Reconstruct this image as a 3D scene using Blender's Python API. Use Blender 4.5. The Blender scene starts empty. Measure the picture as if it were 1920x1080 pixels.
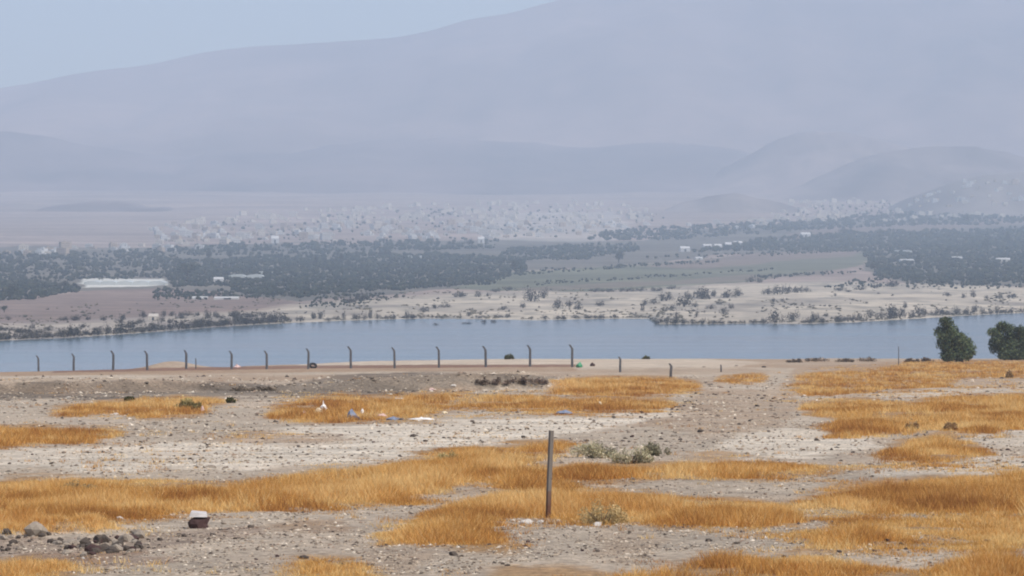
import bpy, math, random
import numpy as np

# ------------------------------------------------------------------ camera, sky, sun, exposure
F = 6830.0          # focal length in photograph pixels (1920 wide)
HY = 480.0          # image row of the true horizon
SUN_EL, SUN_AZ = math.radians(56), math.radians(128)
sc = bpy.context.scene
col = sc.collection
cam_d = bpy.data.cameras.new('camera')
cam = bpy.data.objects.new('camera', cam_d); col.objects.link(cam)
cam_d.sensor_width = 36.0
cam_d.lens = 36.0 * F / 1920.0
cam_d.clip_start = 0.5
cam_d.clip_end = 60000
cam.location = (0, 0, 0)
cam.rotation_euler = (math.radians(90) - math.atan((540 - HY) / F), 0, 0)
sc.camera = cam

w = bpy.data.worlds.new('World'); sc.world = w; w.use_nodes = True
nt = w.node_tree; nt.nodes.clear()
sky = nt.nodes.new('ShaderNodeTexSky'); sky.sky_type = 'NISHITA'; sky.sun_disc = False
sky.sun_elevation = SUN_EL; sky.sun_rotation = SUN_AZ
sky.air_density = 1.0; sky.dust_density = 1.6; sky.ozone_density = 1.5
bg = nt.nodes.new('ShaderNodeBackground'); bg.inputs['Strength'].default_value = 0.15
wo = nt.nodes.new('ShaderNodeOutputWorld')
nt.links.new(sky.outputs[0], bg.inputs[0]); nt.links.new(bg.outputs[0], wo.inputs[0])

sun_d = bpy.data.lights.new('sun', 'SUN'); sun_d.energy = 3.6; sun_d.angle = math.radians(1.5)
sun_d.color = (1.0, 0.945, 0.86)
sun = bpy.data.objects.new('sun', sun_d); col.objects.link(sun)
sun.rotation_euler = (math.radians(90) - SUN_EL, 0, math.pi - SUN_AZ)

sc.view_settings.view_transform = 'Standard'; sc.view_settings.look = 'None'
sc.view_settings.exposure = 0.1; sc.view_settings.gamma = 1.0
sc.view_settings.use_curve_mapping = False
sc.cycles.use_denoising = True
sc.cycles.volume_bounces = 1
sc.cycles.max_bounces = 6
sc.cycles.transparent_max_bounces = 4
sc.cycles.filter_width = 2.0
sc.render.filter_size = 2.0

rng = np.random.default_rng(7)
random.seed(7)

# ------------------------------------------------------------------ helpers
def sstep(a, b, x):
    t = np.clip((x - a) / (b - a), 0, 1)
    return t * t * (3 - 2 * t)

def _hash(ix, iy, seed):
    h = (ix.astype(np.int64) * 374761393 + iy.astype(np.int64) * 668265263 + seed * 974711) & 0xFFFFFFFF
    h = ((h ^ (h >> 13)) * 1274126177) & 0xFFFFFFFF
    h = h ^ (h >> 16)
    return (h & 0xFFFF) / 65535.0

def noise(x, y, seed=0):
    """value noise in -1..1"""
    x = np.asarray(x, float); y = np.asarray(y, float)
    ix = np.floor(x); iy = np.floor(y)
    fx = x - ix; fy = y - iy
    fx = fx * fx * (3 - 2 * fx); fy = fy * fy * (3 - 2 * fy)
    a = _hash(ix, iy, seed); b = _hash(ix + 1, iy, seed)
    c = _hash(ix, iy + 1, seed); d = _hash(ix + 1, iy + 1, seed)
    return 2 * ((a * (1 - fx) + b * fx) * (1 - fy) + (c * (1 - fx) + d * fx) * fy) - 1

def fbm(x, y, seed=0, octv=4, gain=0.5):
    s = 0; a = 1; t = 0
    for k in range(octv):
        s = s + a * noise(x * 2 ** k + 17.3 * k, y * 2 ** k - 9.1 * k, seed + k); t += a; a *= gain
    return s / t

def inpoly(px, py, poly):
    px = np.asarray(px, float); py = np.asarray(py, float)
    inside = np.zeros(px.shape, bool)
    n = len(poly)
    for i in range(n):
        x1, y1 = poly[i]; x2, y2 = poly[(i + 1) % n]
        if y1 == y2: continue
        c = ((y1 > py) != (y2 > py)) & (px < (x2 - x1) * (py - y1) / (y2 - y1) + x1)
        inside ^= c
    return inside

def mesh_np(name, v, faces, mats=(), colors=None, smooth=False, mat_idx=None):
    """faces: (n,3) or (n,4) int array"""
    me = bpy.data.meshes.new(name)
    v = np.asarray(v, np.float32); faces = np.asarray(faces, np.int32)
    k = faces.shape[1]; n = len(faces)
    me.vertices.add(len(v)); me.vertices.foreach_set('co', v.ravel())
    me.loops.add(n * k); me.loops.foreach_set('vertex_index', faces.ravel())
    me.polygons.add(n)
    me.polygons.foreach_set('loop_start', np.arange(0, n * k, k, dtype=np.int32))
    me.polygons.foreach_set('loop_total', np.full(n, k, np.int32))
    if mat_idx is not None: me.polygons.foreach_set('material_index', np.asarray(mat_idx, np.int32))
    me.polygons.foreach_set('use_smooth', np.full(n, smooth, bool))
    me.update(calc_edges=True)
    if colors is not None:
        ca = me.color_attributes.new('tint', 'FLOAT_COLOR', 'POINT')
        c = np.ones((len(v), 4), np.float32); c[:, :3] = colors
        ca.data.foreach_set('color', c.ravel())
    for m in mats: me.materials.append(m)
    return me

def link(name, me, label=None, cat=None, group=None, kind=None, parent=None, loc=None, rot=None, scale=None):
    o = bpy.data.objects.new(name, me); col.objects.link(o)
    if label: o['label'] = label
    if cat: o['category'] = cat
    if group: o['group'] = group
    if kind: o['kind'] = kind
    if parent is not None: o.parent = parent
    if loc is not None: o.location = loc
    if rot is not None: o.rotation_euler = rot
    if scale is not None: o.scale = scale
    return o

class MB:
    """collects shapes into one mesh (quads/tris by lists)"""
    def __init__(s): s.v = []; s.f = []; s.m = []
    def add(s, vs, fs, m=0):
        o = len(s.v); s.v += [tuple(p) for p in vs]
        s.f += [tuple(i + o for i in f) for f in fs]; s.m += [m] * len(fs)
    def box(s, x0, x1, y0, y1, z0, z1, m=0):
        s.add([(x0,y0,z0),(x1,y0,z0),(x1,y1,z0),(x0,y1,z0),(x0,y0,z1),(x1,y0,z1),(x1,y1,z1),(x0,y1,z1)],
              [(3,2,1,0),(4,5,6,7),(0,1,5,4),(1,2,6,5),(2,3,7,6),(3,0,4,7)], m)
    def tube(s, pts, rads, n=6, m=0):
        vs = []; fs = []
        P = [np.array(p, float) for p in pts]
        for i, p in enumerate(P):
            t = P[min(i + 1, len(P) - 1)] - P[max(i - 1, 0)]; t /= (np.linalg.norm(t) + 1e-9)
            a = np.cross(t, (0.3, 1, 0.1)); a /= (np.linalg.norm(a) + 1e-9); b = np.cross(t, a)
            for k in range(n):
                an = 2 * math.pi * k / n
                vs.append(p + rads[i] * (math.cos(an) * a + math.sin(an) * b))
        for i in range(len(P) - 1):
            for k in range(n):
                fs.append((i*n+k, i*n+(k+1)%n, (i+1)*n+(k+1)%n, (i+1)*n+k))
        fs.append(tuple(range(n-1, -1, -1))); fs.append(tuple((len(P)-1)*n + k for k in range(n)))
        s.add(vs, fs, m)
    def mesh(s, name, mats, smooth=False):
        me = bpy.data.meshes.new(name); me.from_pydata(s.v, [], s.f)
        for m in mats: me.materials.append(m)
        for p, i in zip(me.polygons, s.m): p.material_index = i; p.use_smooth = smooth
        me.update(); return me

ORD = ['zeroth','first','second','third','fourth','fifth','sixth','seventh','eighth','ninth','tenth','eleventh','twelfth',
       'thirteenth','fourteenth','fifteenth','sixteenth','seventeenth','eighteenth','nineteenth','twentieth']
NUM = ['zero','one','two','three','four','five','six','seven','eight','nine','ten','eleven','twelve','thirteen','fourteen',
       'fifteen','sixteen','seventeen','eighteen','nineteen','twenty']

# ------------------------------------------------------------------ materials
def mat(name, build):
    m = bpy.data.materials.new(name); m.use_nodes = True
    t = m.node_tree; t.nodes.clear()
    out = t.nodes.new('ShaderNodeOutputMaterial')
    build(t, t.nodes, t.links, out)
    return m

def principled(N, rough=0.9, spec=0.2):
    p = N.new('ShaderNodeBsdfPrincipled'); p.inputs['Roughness'].default_value = rough
    p.inputs['Specular IOR Level'].default_value = spec
    return p

def noise_node(N, L, scale, detail=4, rough=0.6, vec=None):
    n = N.new('ShaderNodeTexNoise'); n.inputs['Scale'].default_value = scale
    n.inputs['Detail'].default_value = detail; n.inputs['Roughness'].default_value = rough
    if vec is not None: L.new(vec, n.inputs['Vector'])
    return n

def ramp(N, L, fac, stops):
    r = N.new('ShaderNodeValToRGB'); e = r.color_ramp.elements
    e[0].position = stops[0][0]; e[0].color = (*stops[0][1], 1)
    e[1].position = stops[-1][0]; e[1].color = (*stops[-1][1], 1)
    for p, c in stops[1:-1]:
        k = e.new(p); k.color = (*c, 1)
    L.new(fac, r.inputs[0]); return r

def mixc(N, L, fac, a, b, mode='MIX'):
    m = N.new('ShaderNodeMix'); m.data_type = 'RGBA'; m.blend_type = mode
    if isinstance(fac, float): m.inputs[0].default_value = fac
    else: L.new(fac, m.inputs[0])
    for i, c in ((6, a), (7, b)):
        if isinstance(c, tuple): m.inputs[i].default_value = (*c, 1)
        else: L.new(c, m.inputs[i])
    return m.outputs[2]

def attr_mat(name, detail_scale, lo, hi, bump=0.0, bump_scale=8.0, rough=0.95, second=None):
    """vertex tint multiplied by two scales of noise"""
    def b(t, N, L, out):
        a = N.new('ShaderNodeAttribute'); a.attribute_name = 'tint'
        tc = N.new('ShaderNodeTexCoord')
        n1 = noise_node(N, L, detail_scale, 6, 0.7, tc.outputs['Object'])
        r1 = ramp(N, L, n1.outputs['Fac'], [(0.28, (lo,) * 3), (0.72, (hi,) * 3)])
        c = mixc(N, L, 1.0, a.outputs['Color'], r1.outputs[0], 'MULTIPLY')
        if second:
            n2 = noise_node(N, L, second, 4, 0.65, tc.outputs['Object'])
            r2 = ramp(N, L, n2.outputs['Fac'], [(0.3, (0.80, 0.80, 0.80)), (0.7, (1.15, 1.13, 1.10))])
            c = mixc(N, L, 1.0, c, r2.outputs[0], 'MULTIPLY')
        p = principled(N, rough, 0.15); L.new(c, p.inputs['Base Color'])
        if bump:
            nb = noise_node(N, L, bump_scale, 6, 0.7, tc.outputs['Object'])
            bn = N.new('ShaderNodeBump'); bn.inputs['Strength'].default_value = bump; bn.inputs['Distance'].default_value = 0.1
            L.new(nb.outputs['Fac'], bn.inputs['Height']); L.new(bn.outputs[0], p.inputs['Normal'])
        L.new(p.outputs[0], out.inputs[0])
    return mat(name, b)

M_ground = attr_mat('dry stony ground', 6.0, 0.45, 1.5, 1.0, 7.0, second=0.5)
M_far = attr_mat('far fields', 0.06, 0.62, 1.35, second=0.006)
M_hill = attr_mat('bare hillside', 0.006, 0.80, 1.2, second=0.0012)

def solid(name, c, rough=0.9, var=0.25, scale=6.0, spec=0.2, metal=0.0):
    def b(t, N, L, out):
        tc = N.new('ShaderNodeTexCoord')
        n = noise_node(N, L, scale, 5, 0.65, tc.outputs['Object'])
        r = ramp(N, L, n.outputs['Fac'], [(0.3, tuple(x * (1 - var) for x in c)), (0.7, tuple(min(1, x * (1 + var)) for x in c))])
        p = principled(N, rough, spec); p.inputs['Metallic'].default_value = metal
        L.new(r.outputs[0], p.inputs['Base Color']); L.new(p.outputs[0], out.inputs[0])
    return mat(name, b)

def blade_mat(name, trans):
    def b(t, N, L, out):
        a = N.new('ShaderNodeAttribute'); a.attribute_name = 'tint'
        d = N.new('ShaderNodeBsdfDiffuse'); tr = N.new('ShaderNodeBsdfTranslucent')
        L.new(a.outputs['Color'], d.inputs[0]); L.new(a.outputs['Color'], tr.inputs[0])
        m = N.new('ShaderNodeMixShader'); m.inputs[0].default_value = trans
        L.new(d.outputs[0], m.inputs[1]); L.new(tr.outputs[0], m.inputs[2]); L.new(m.outputs[0], out.inputs[0])
    return mat(name, b)

M_grass = blade_mat('dry grass', 0.38)
M_leaf = blade_mat('leaves', 0.25)
def _stone(t, N, L, out):
    a = N.new('ShaderNodeAttribute'); a.attribute_name = 'tint'
    p = principled(N, 0.9, 0.2); L.new(a.outputs['Color'], p.inputs['Base Color']); L.new(p.outputs[0], out.inputs[0])
M_tint = mat('tinted stone', _stone)
M_stone_dark = solid('dark basalt', (0.085, 0.066, 0.053), var=0.35, scale=5)
M_stone_grey = solid('grey stone', (0.29, 0.238, 0.185), var=0.3, scale=5)
M_stone_pale = solid('pale limestone', (0.55, 0.49, 0.42), var=0.2, scale=6)
M_stone_red = solid('red brown stone', (0.065, 0.036, 0.032), var=0.35, scale=5)
M_white = solid('whitewashed slab', (0.52, 0.48, 0.45), var=0.2, scale=4)
M_concrete = solid('weathered concrete', (0.12, 0.115, 0.115), var=0.3, scale=3)
M_bark = solid('bark', (0.07, 0.05, 0.035), var=0.3, scale=4)
M_twig = solid('dry twigs', (.26, .19, .12), var=.25, scale=5)
M_bag_white = solid('white plastic bag', (0.80, 0.76, 0.70), rough=0.5, var=0.08)
M_bag_cream = solid('cream plastic bag', (0.75, 0.62, 0.42), rough=0.5, var=0.1)
M_bag_blue = solid('blue grey plastic', (0.20, 0.23, 0.30), rough=0.5, var=0.2)
M_bag_green = solid('green plastic', (0.07, 0.27, 0.14), rough=0.5, var=0.15)
M_bag_pink = solid('faded pink plastic', (0.62, 0.42, 0.36), rough=0.5, var=0.12)
M_rubber = solid('black rubber', (0.025, 0.023, 0.022), rough=0.8, var=0.2)

def _rust(t, N, L, out):
    tc = N.new('ShaderNodeTexCoord'); sp = N.new('ShaderNodeSeparateXYZ'); L.new(tc.outputs['Object'], sp.inputs[0])
    n = noise_node(N, L, 7.0, 6, 0.7, tc.outputs['Object'])
    ad = N.new('ShaderNodeMath'); ad.operation = 'MULTIPLY_ADD'; ad.inputs[1].default_value = 0.9
    L.new(n.outputs['Fac'], ad.inputs[0]); L.new(sp.outputs['Z'], ad.inputs[2])
    r = ramp(N, L, ad.outputs[0], [(0.55, (0.13, 0.055, 0.03)), (0.95, (0.17, 0.11, 0.08)), (1.0, (0.19, 0.165, 0.14))])
    p = principled(N, 0.75, 0.3); L.new(r.outputs[0], p.inputs['Base Color']); L.new(p.outputs[0], out.inputs[0])
M_rust = mat('rusty steel', _rust)

def _water(t, N, L, out):
    tc = N.new('ShaderNodeTexCoord')
    mp = N.new('ShaderNodeMapping'); mp.inputs['Scale'].default_value = (0.25, 0.6, 1); L.new(tc.outputs['Object'], mp.inputs[0])
    n = noise_node(N, L, 1.0, 5, 0.65, mp.outputs[0])
    mp2 = N.new('ShaderNodeMapping'); mp2.inputs['Scale'].default_value = (0.004, 0.02, 1); L.new(tc.outputs['Object'], mp2.inputs[0])
    n2 = noise_node(N, L, 1.0, 4, 0.6, mp2.outputs[0])
    mr = N.new('ShaderNodeMapRange'); mr.inputs['From Min'].default_value = .3; mr.inputs['From Max'].default_value = .7; mr.inputs['To Min'].default_value = .08; mr.inputs['To Max'].default_value = .15
    L.new(n2.outputs['Fac'], mr.inputs['Value'])
    b = N.new('ShaderNodeBump'); b.inputs['Strength'].default_value = 0.05; b.inputs['Distance'].default_value = 0.3
    L.new(n.outputs['Fac'], b.inputs['Height'])
    p = principled(N, 0.16, 0.5); p.inputs['Base Color'].default_value = (0.05, 0.10, 0.13, 1); p.inputs['IOR'].default_value = 1.33
    L.new(mr.outputs[0], p.inputs['Roughness']); L.new(b.outputs[0], p.inputs['Normal']); L.new(p.outputs[0], out.inputs[0])
M_water = mat('lake water', _water)

# ------------------------------------------------------------------ near ground
def crest(x): return 452 + 78 * sstep(-40, -16, x)
def berm_line(x): return 205 + 0.35 * (x + 30) + 4 * noise(x / 14, 0 * x, 41)
def near_smooth(x, y):
    x = np.asarray(x, float); y = np.asarray(y, float)
    z = -3.25 - 0.022 * y
    z = z - 0.019 * np.maximum(0, -x) * sstep(230, 430, y)
    q = y - berm_line(x)
    amp = (0.80 + 0.35 * noise(x / 7, 0 * x, 42) + .12 * noise(x / 1.7, y / 2.0, 44)) * (1 - sstep(0, 6, x)) * (1 - 0.4 * sstep(-22, -14, x) * (1 - sstep(-14, -6, x)))
    z = z + amp * sstep(-2.2, 0, q) * (1 - sstep(4, 48, q))
    yc = crest(x); over = np.maximum(0, y - yc)
    z = z - np.where(over < 20, 0.006 * over ** 2, 2.4 + 0.24 * (over - 20))
    # small mound behind the fence and low earth bank along its foot
    z = z + 0.95 * np.exp(-((x + 41.5) / 3.2) ** 2 - ((y - 446) / 8) ** 2)
    z = z + .30 * np.exp(-((x + 7.7) / 1.5) ** 2 - ((y - 59.3) / 1.6) ** 2) * (1 + .5 * noise(x * 2.5, y * 2.5, 47))
    return np.maximum(z, -29.5)
def near_h(x, y):
    x = np.asarray(x, float); y = np.asarray(y, float)
    z = near_smooth(x, y)
    near = 1 - sstep(60, 400, y)
    z = z + 0.16 * fbm(x / 17, y / 17, 3, 3) + 0.05 * fbm(x / 3.1, y / 3.1, 5, 3)
    z = z + 0.022 * near * fbm(x / 0.7, y / 0.7, 9, 2)
    return z

def unproject(px, py, hfun=near_smooth, y0=42.0, y1=560.0, n=90):
    """first ground point along the ray through a photograph pixel"""
    px = np.atleast_1d(np.asarray(px, float)); py = np.atleast_1d(np.asarray(py, float))
    ys = np.geomspace(y0, y1, n if len(px) > 1 else 5 * n)
    ax = (px - 960) / F; az = -(py - HY) / F
    if len(px) == 1:
        g = az * ys - hfun(ax * ys, ys)
        k = np.nonzero(g <= 0)[0]
        if len(k) == 0: return np.array([np.nan]), np.array([np.nan])
        k = max(int(k[0]), 1); t = g[k-1] / max(g[k-1] - g[k], 1e-9); yy = ys[k-1] + (ys[k] - ys[k-1]) * t
        return ax * yy, np.array([yy])
    res = np.full(px.shape, np.nan); prev = np.full(px.shape, 1.0); last = y0
    todo = np.arange(len(px))
    for yy in ys:
        if len(todo) == 0: break
        g = az[todo] * yy - hfun(ax[todo] * yy, np.full(len(todo), yy))
        hit = g <= 0
        t = prev[todo] / np.maximum(prev[todo] - g, 1e-9)
        res[todo[hit]] = (last + (yy - last) * np.clip(t, 0, 1))[hit]
        prev[todo] = np.where(g > 0, g, prev[todo]); last = yy
        todo = todo[~hit]
    return ax * res, res

def spot(px, py):
    x, y = unproject([px], [py]); x = float(x[0]); y = float(y[0])
    return x, y, float(near_h(x, y))

def warp(px, py, x, y):
    s = np.clip((py - 640) / 400, 0.08, 1.0)
    return (px + 62 * s * fbm(x / 2.4, y / 4.5, 21, 3) + 26 * s * fbm(x / 0.6, y / 1.2, 25, 2),
            py + 24 * s * fbm(x / 2.0, y / 4.0, 31, 3) + 9 * s * fbm(x / 0.5, y / 1.0, 35, 2))

GRASS = [
 # polygon, height m, density
 ([(95,777),(110,759),(200,750),(330,741),(420,745),(440,752),(390,765),(375,778),(300,783),(200,778)], .40, .9),
 ([(-40,845),(-40,800),(60,797),(130,797),(225,800),(228,815),(180,825),(80,832),(20,844)], .42, 1.),
 ([(-40,990),(-40,905),(50,895),(150,888),(190,890),(260,905),(350,900),(460,900),(520,890),(600,885),(680,878),(740,865),(830,845),(900,835),(960,828),(1060,820),(1085,828),(1050,850),(1000,865),(960,885),(900,905),(840,915),(760,930),(700,942),(600,950),(520,958),(420,965),(330,975),(200,980),(100,988)], .44, 1.),
 ([(700,1027),(730,995),(790,965),(830,950),(880,935),(920,905),(960,885),(1020,865),(1060,870),(1040,905),(1060,922),(1180,925),(1300,925),(1420,930),(1490,945),(1500,975),(1480,994),(1350,998),(1200,996),(1130,990),(1030,978),(960,972),(930,985),(960,1012),(940,1032),(850,1037),(770,1032)], .42, 1.),
 ([(1040,912),(1040,870),(1100,862),(1250,870),(1350,863),(1450,868),(1530,870),(1600,875),(1540,890),(1400,899),(1250,907),(1120,912)], .42, 1.),
 ([(1270,860),(1330,848),(1385,852),(1350,862)], .3, .7),
 ([(1480,955),(1520,925),(1580,912),(1700,900),(1800,890),(1960,880),(1960,962),(1850,970),(1750,967),(1620,958),(1540,958)], .42, 1.),
 ([(1465,1038),(1500,1005),(1560,990),(1650,988),(1800,985),(1960,968),(1960,1006),(1800,1012),(1700,1016),(1650,1032),(1560,1042)], .38, .95),
 ([(1680,1100),(1760,1060),(1850,1040),(1960,1028),(1960,1100)], .4, 1.),
 ([(930,1100),(1000,1072),(1200,1066),(1300,1050),(1400,1045),(1480,1048),(1600,1065),(1700,1075),(1700,1100)], .33, .85),
 ([(1545,818),(1555,790),(1500,770),(1510,750),(1580,745),(1700,750),(1800,740),(1960,735),(1960,800),(1850,812),(1740,808),(1650,820)], .42, 1.),
 ([(1640,862),(1660,840),(1700,825),(1760,808),(1850,832),(1870,850),(1800,862),(1720,870)], .42, 1.),
 ([(1480,738),(1500,700),(1600,690),(1700,682),(1960,682),(1960,706),(1800,710),(1780,725),(1650,732),(1560,742)], .42, .75),
 ([(1020,737),(1050,712),(1110,704),(1250,704),(1310,715),(1320,735),(1250,743),(1100,742)], .42, 1.),
 ([(850,767),(860,745),(950,737),(1060,745),(1150,742),(1250,745),(1270,760),(1220,776),(1100,777),(1000,772)], .42, .85),
 ([(500,787),(510,765),(560,748),(640,737),(720,740),(840,733),(900,733),(850,750),(830,775),(800,786),(700,787),(600,792)], .42, .8),
 ([(560,1100),(700,1078),(960,1076),(960,1100)], .25, .4),
 ([(1230,1100),(1290,1062),(1400,1050),(1480,1056),(1560,1075),(1560,1100)], .3, .7),
 ([(430,785),(250,790),(200,796),(430,793)], .12, .3),
 ([(1640,700),(1700,676),(1960,674),(1960,690)], .4, .9),
 ([(1440,745),(1500,690),(1650,680),(1960,676),(1960,760),(1500,760)], .16, .5),
 ([(1480,900),(1600,868),(1960,850),(1960,900),(1560,925)], .13, .3),
 ([(1430,1040),(1480,930),(1600,940),(1960,940),(1960,1060),(1600,1060)], .15, .45),
 ([(480,795),(520,735),(1280,725),(1290,775),(900,790)], .15, .4),
 ([(-40,1000),(-40,890),(500,885),(860,840),(1000,840),(900,930),(500,980),(100,1000)], .17, .35),
 ([(680,1050),(780,960),(1000,960),(1480,985),(1480,1005),(1000,1010),(950,1050)], .14, .35),
 ([(1340,720),(1350,703),(1430,697),(1440,714),(1400,720)], .4, .9),
 ([(-40,1100),(-40,1060),(50,1053),(120,1060),(170,1100)], .36, .95),
 ([(520,1100),(580,1062),(640,1050),(700,1066),(740,1100)], .3, .6),
 ([(60,1062),(110,1045),(260,1042),(340,1046),(330,1056),(200,1064)], .12, .45),
 ([(470,997),(560,984),(660,983),(650,992),(540,1000)], .10, .45),
 ([(380,825),(440,808),(520,805),(600,812),(640,818),(600,826),(480,830)], .12, .3),
 ([(1500,985),(1600,968),(1750,972),(1900,968),(1900,982),(1700,985),(1560,992)], .2, .3),
]
PALE = [
 ([(-60,880),(-60,850),(200,838),(400,835),(560,800),(700,793),(860,788),(1000,785),(1250,768),(1330,770),(1180,798),(1040,815),(900,832),(740,860),(600,872),(300,880)], .8),
 ([(620,838),(640,805),(800,792),(1000,788),(1250,768),(1290,775),(1150,800),(1020,815),(850,838),(700,850)], .9),
 ([(1300,850),(1380,815),(1480,800),(1650,822),(1640,840),(1500,860)], .85),
 ([(560,690),(560,675),(900,672),(1300,672),(1440,680),(1360,690),(1100,690),(800,683)], .4),
 ([(1650,880),(1800,858),(1960,850),(1960,872),(1800,886),(1660,895)], .45),
 ([(1800,835),(1830,812),(1960,800),(1960,840)], .5),
 ([(1240,800),(1300,770),(1480,735),(1520,790),(1380,810)], .12),
 ([(1380,725),(1560,730),(1800,712),(1960,712),(1960,732),(1700,744),(1500,748)], .3),
]
SOIL = [
 ([(1180,800),(1260,770),(1330,735),(1470,725),(1500,760),(1470,795),(1330,815)], .55),
 ([(-60,705),(-60,692),(560,688),(1080,685),(1080,695),(560,698)], .85),
 ([(-60,730),(200,716),(900,695),(1400,690),(1500,700),(1100,706),(640,712),(100,745)], .4),
 ([(380,830),(450,808),(640,812),(700,826),(480,838)], .6),
 ([(40,1064),(110,1042),(340,1042),(330,1058),(200,1066)], .7),
 ([(460,1000),(560,982),(665,981),(650,994),(540,1002)], .8),
 ([(500,790),(520,740),(900,728),(860,770),(820,792)], .6),
 ([(1450,1000),(1560,962),(1920,962),(1920,1000),(1600,1000)], .35),
 ([(1100,1040),(1130,1000),(1230,1003),(1260,1030),(1180,1050)], .45),
 ([(680,1080),(700,1045),(800,1035),(840,1060),(800,1085)], .4),
 ([(1450,745),(1490,690),(1700,676),(1960,676),(1960,720),(1600,745)], .6),
]
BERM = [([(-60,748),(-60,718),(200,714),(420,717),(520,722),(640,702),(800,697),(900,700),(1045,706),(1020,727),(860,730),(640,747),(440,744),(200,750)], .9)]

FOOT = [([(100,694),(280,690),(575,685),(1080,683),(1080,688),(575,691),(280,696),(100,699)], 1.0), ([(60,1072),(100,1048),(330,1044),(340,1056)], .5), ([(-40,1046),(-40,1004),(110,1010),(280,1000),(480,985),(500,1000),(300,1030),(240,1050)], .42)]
def zone(px, py, lst):
    m = np.zeros(px.shape)
    for poly, a in lst: m = np.maximum(m, a * inpoly(px, py, poly))
    return m

def ground_rows():
    a = np.linspace(-80, 42, 26)[:-1]
    b = np.geomspace(42, 540, 620)
    c = np.linspace(540, 720, 26)[1:]
    return np.concatenate([a, b, c])
rows = ground_rows(); NC = 560
u = np.linspace(-1, 1, NC)
W = 10 + 0.21 * np.maximum(rows, 0) + 0.4 * np.maximum(0, 42 - rows) + 0.9 * np.maximum(0, rows - 540)
edge = np.sign(u) * np.abs(u) ** 1.0
X = W[:, None] * edge[None, :]; Y = np.repeat(rows[:, None], NC, 1)
# the outermost columns reach far to the sides so the field goes on past the frame
X[:, 0] -= 260; X[:, -1] += 260; X[:, 1] -= 60; X[:, -2] += 60
Z = near_h(X, Y)
Ysafe = np.maximum(Y, 20)
PX = 960 + F * X / Ysafe; PY = HY - F * Z / Ysafe
mp, ms, mg, mb = (np.zeros(X.shape) for _ in range(4))
JIT = [(-9, -2), (8, 2.5), (3, -3), (-4, 3)]
wx, wy = warp(PX, PY, X, Y)
GR = [(p, d) for p, h, d in GRASS if d >= .6]
for jx, jy in JIT:
    s = np.clip((PY - 640) / 300, .15, 1)
    ax, ay = wx + jx * s, wy + jy * s
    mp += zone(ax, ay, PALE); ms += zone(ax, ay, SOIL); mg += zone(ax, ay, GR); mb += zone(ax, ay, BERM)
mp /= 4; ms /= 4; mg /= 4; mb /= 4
halo = np.zeros(X.shape)
for jx, jy in ((-60, 0), (60, 0), (0, -14), (0, 14), (-110, 6), (110, -6)):
    s = np.clip((PY - 640) / 300, .15, 1); halo += zone(wx + jx * s, wy + jy * s, GR) / 6
ms = np.maximum(ms, .5 * halo * (1 - mp * .6))
off = (Y < 45) | (np.abs(PX - 960) > 1010)
mg = np.where(off, sstep(0.05, 0.3, fbm(X / 9, Y / 14, 77, 3)), mg)
c_gravel = np.array([.46, .375, .285]); c_pale = np.array([.70, .605, .485]); c_soil = np.array([.34, .225, .14])
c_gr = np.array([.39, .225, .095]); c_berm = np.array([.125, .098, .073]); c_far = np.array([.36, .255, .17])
C = np.ones(X.shape + (3,)) * c_gravel
v1 = fbm(X / 6, Y / 10, 51, 4)[..., None]
C = C * (1 + .16 * v1) + 0.05 * np.maximum(0, fbm(X / 3, Y / 9, 61, 3))[..., None] * np.array([1, .6, .4])
def lay(C, m, c): return C * (1 - m[..., None]) + m[..., None] * c
C = lay(C, .55 * sstep(300, 420, Y), c_far)
C = lay(C, .5 * sstep(150, 260, Y) * sstep(-.2, .4, fbm(X / 12, Y / 20, 57, 3)), c_soil)
streak = 0.95 + 0.55 * noise(X / 5, Y / 1.1, 71)
C = lay(C, np.clip(mp * streak, 0, 1), c_pale)
C = lay(C, np.clip(ms * (0.85 + .4 * noise(X / 2, Y / 2, 73)), 0, 1), c_soil)
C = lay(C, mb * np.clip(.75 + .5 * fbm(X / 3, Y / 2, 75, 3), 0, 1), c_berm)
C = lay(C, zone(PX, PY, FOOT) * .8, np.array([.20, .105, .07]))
C = lay(C, .85 * mg, c_gr)
idx = np.arange(X.size).reshape(X.shape)
quads = np.stack([idx[:-1, :-1], idx[:-1, 1:], idx[1:, 1:], idx[1:, :-1]], -1).reshape(-1, 4)
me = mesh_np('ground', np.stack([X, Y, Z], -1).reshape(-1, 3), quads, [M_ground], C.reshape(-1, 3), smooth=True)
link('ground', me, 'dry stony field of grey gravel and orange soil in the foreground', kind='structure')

# ------------------------------------------------------------------ lake
LAKE = -25.6
def sheet(x0, x1, y0, y1, z, nx, ny):
    xs = np.linspace(x0, x1, nx); ys = np.linspace(y0, y1, ny)
    a, b = np.meshgrid(xs, ys); ii = np.arange(nx * ny).reshape(ny, nx)
    q = np.stack([ii[:-1, :-1], ii[:-1, 1:], ii[1:, 1:], ii[1:, :-1]], -1).reshape(-1, 4)
    return np.stack([a, b, np.full(a.shape, z)], -1).reshape(-1, 3), q
v, q = sheet(-2600, 2600, 470, 2300, LAKE, 20, 20)
link('lake', mesh_np('lake', v, q, [M_water]), 'calm pale blue lake behind the fenced field', kind='structure')

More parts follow.
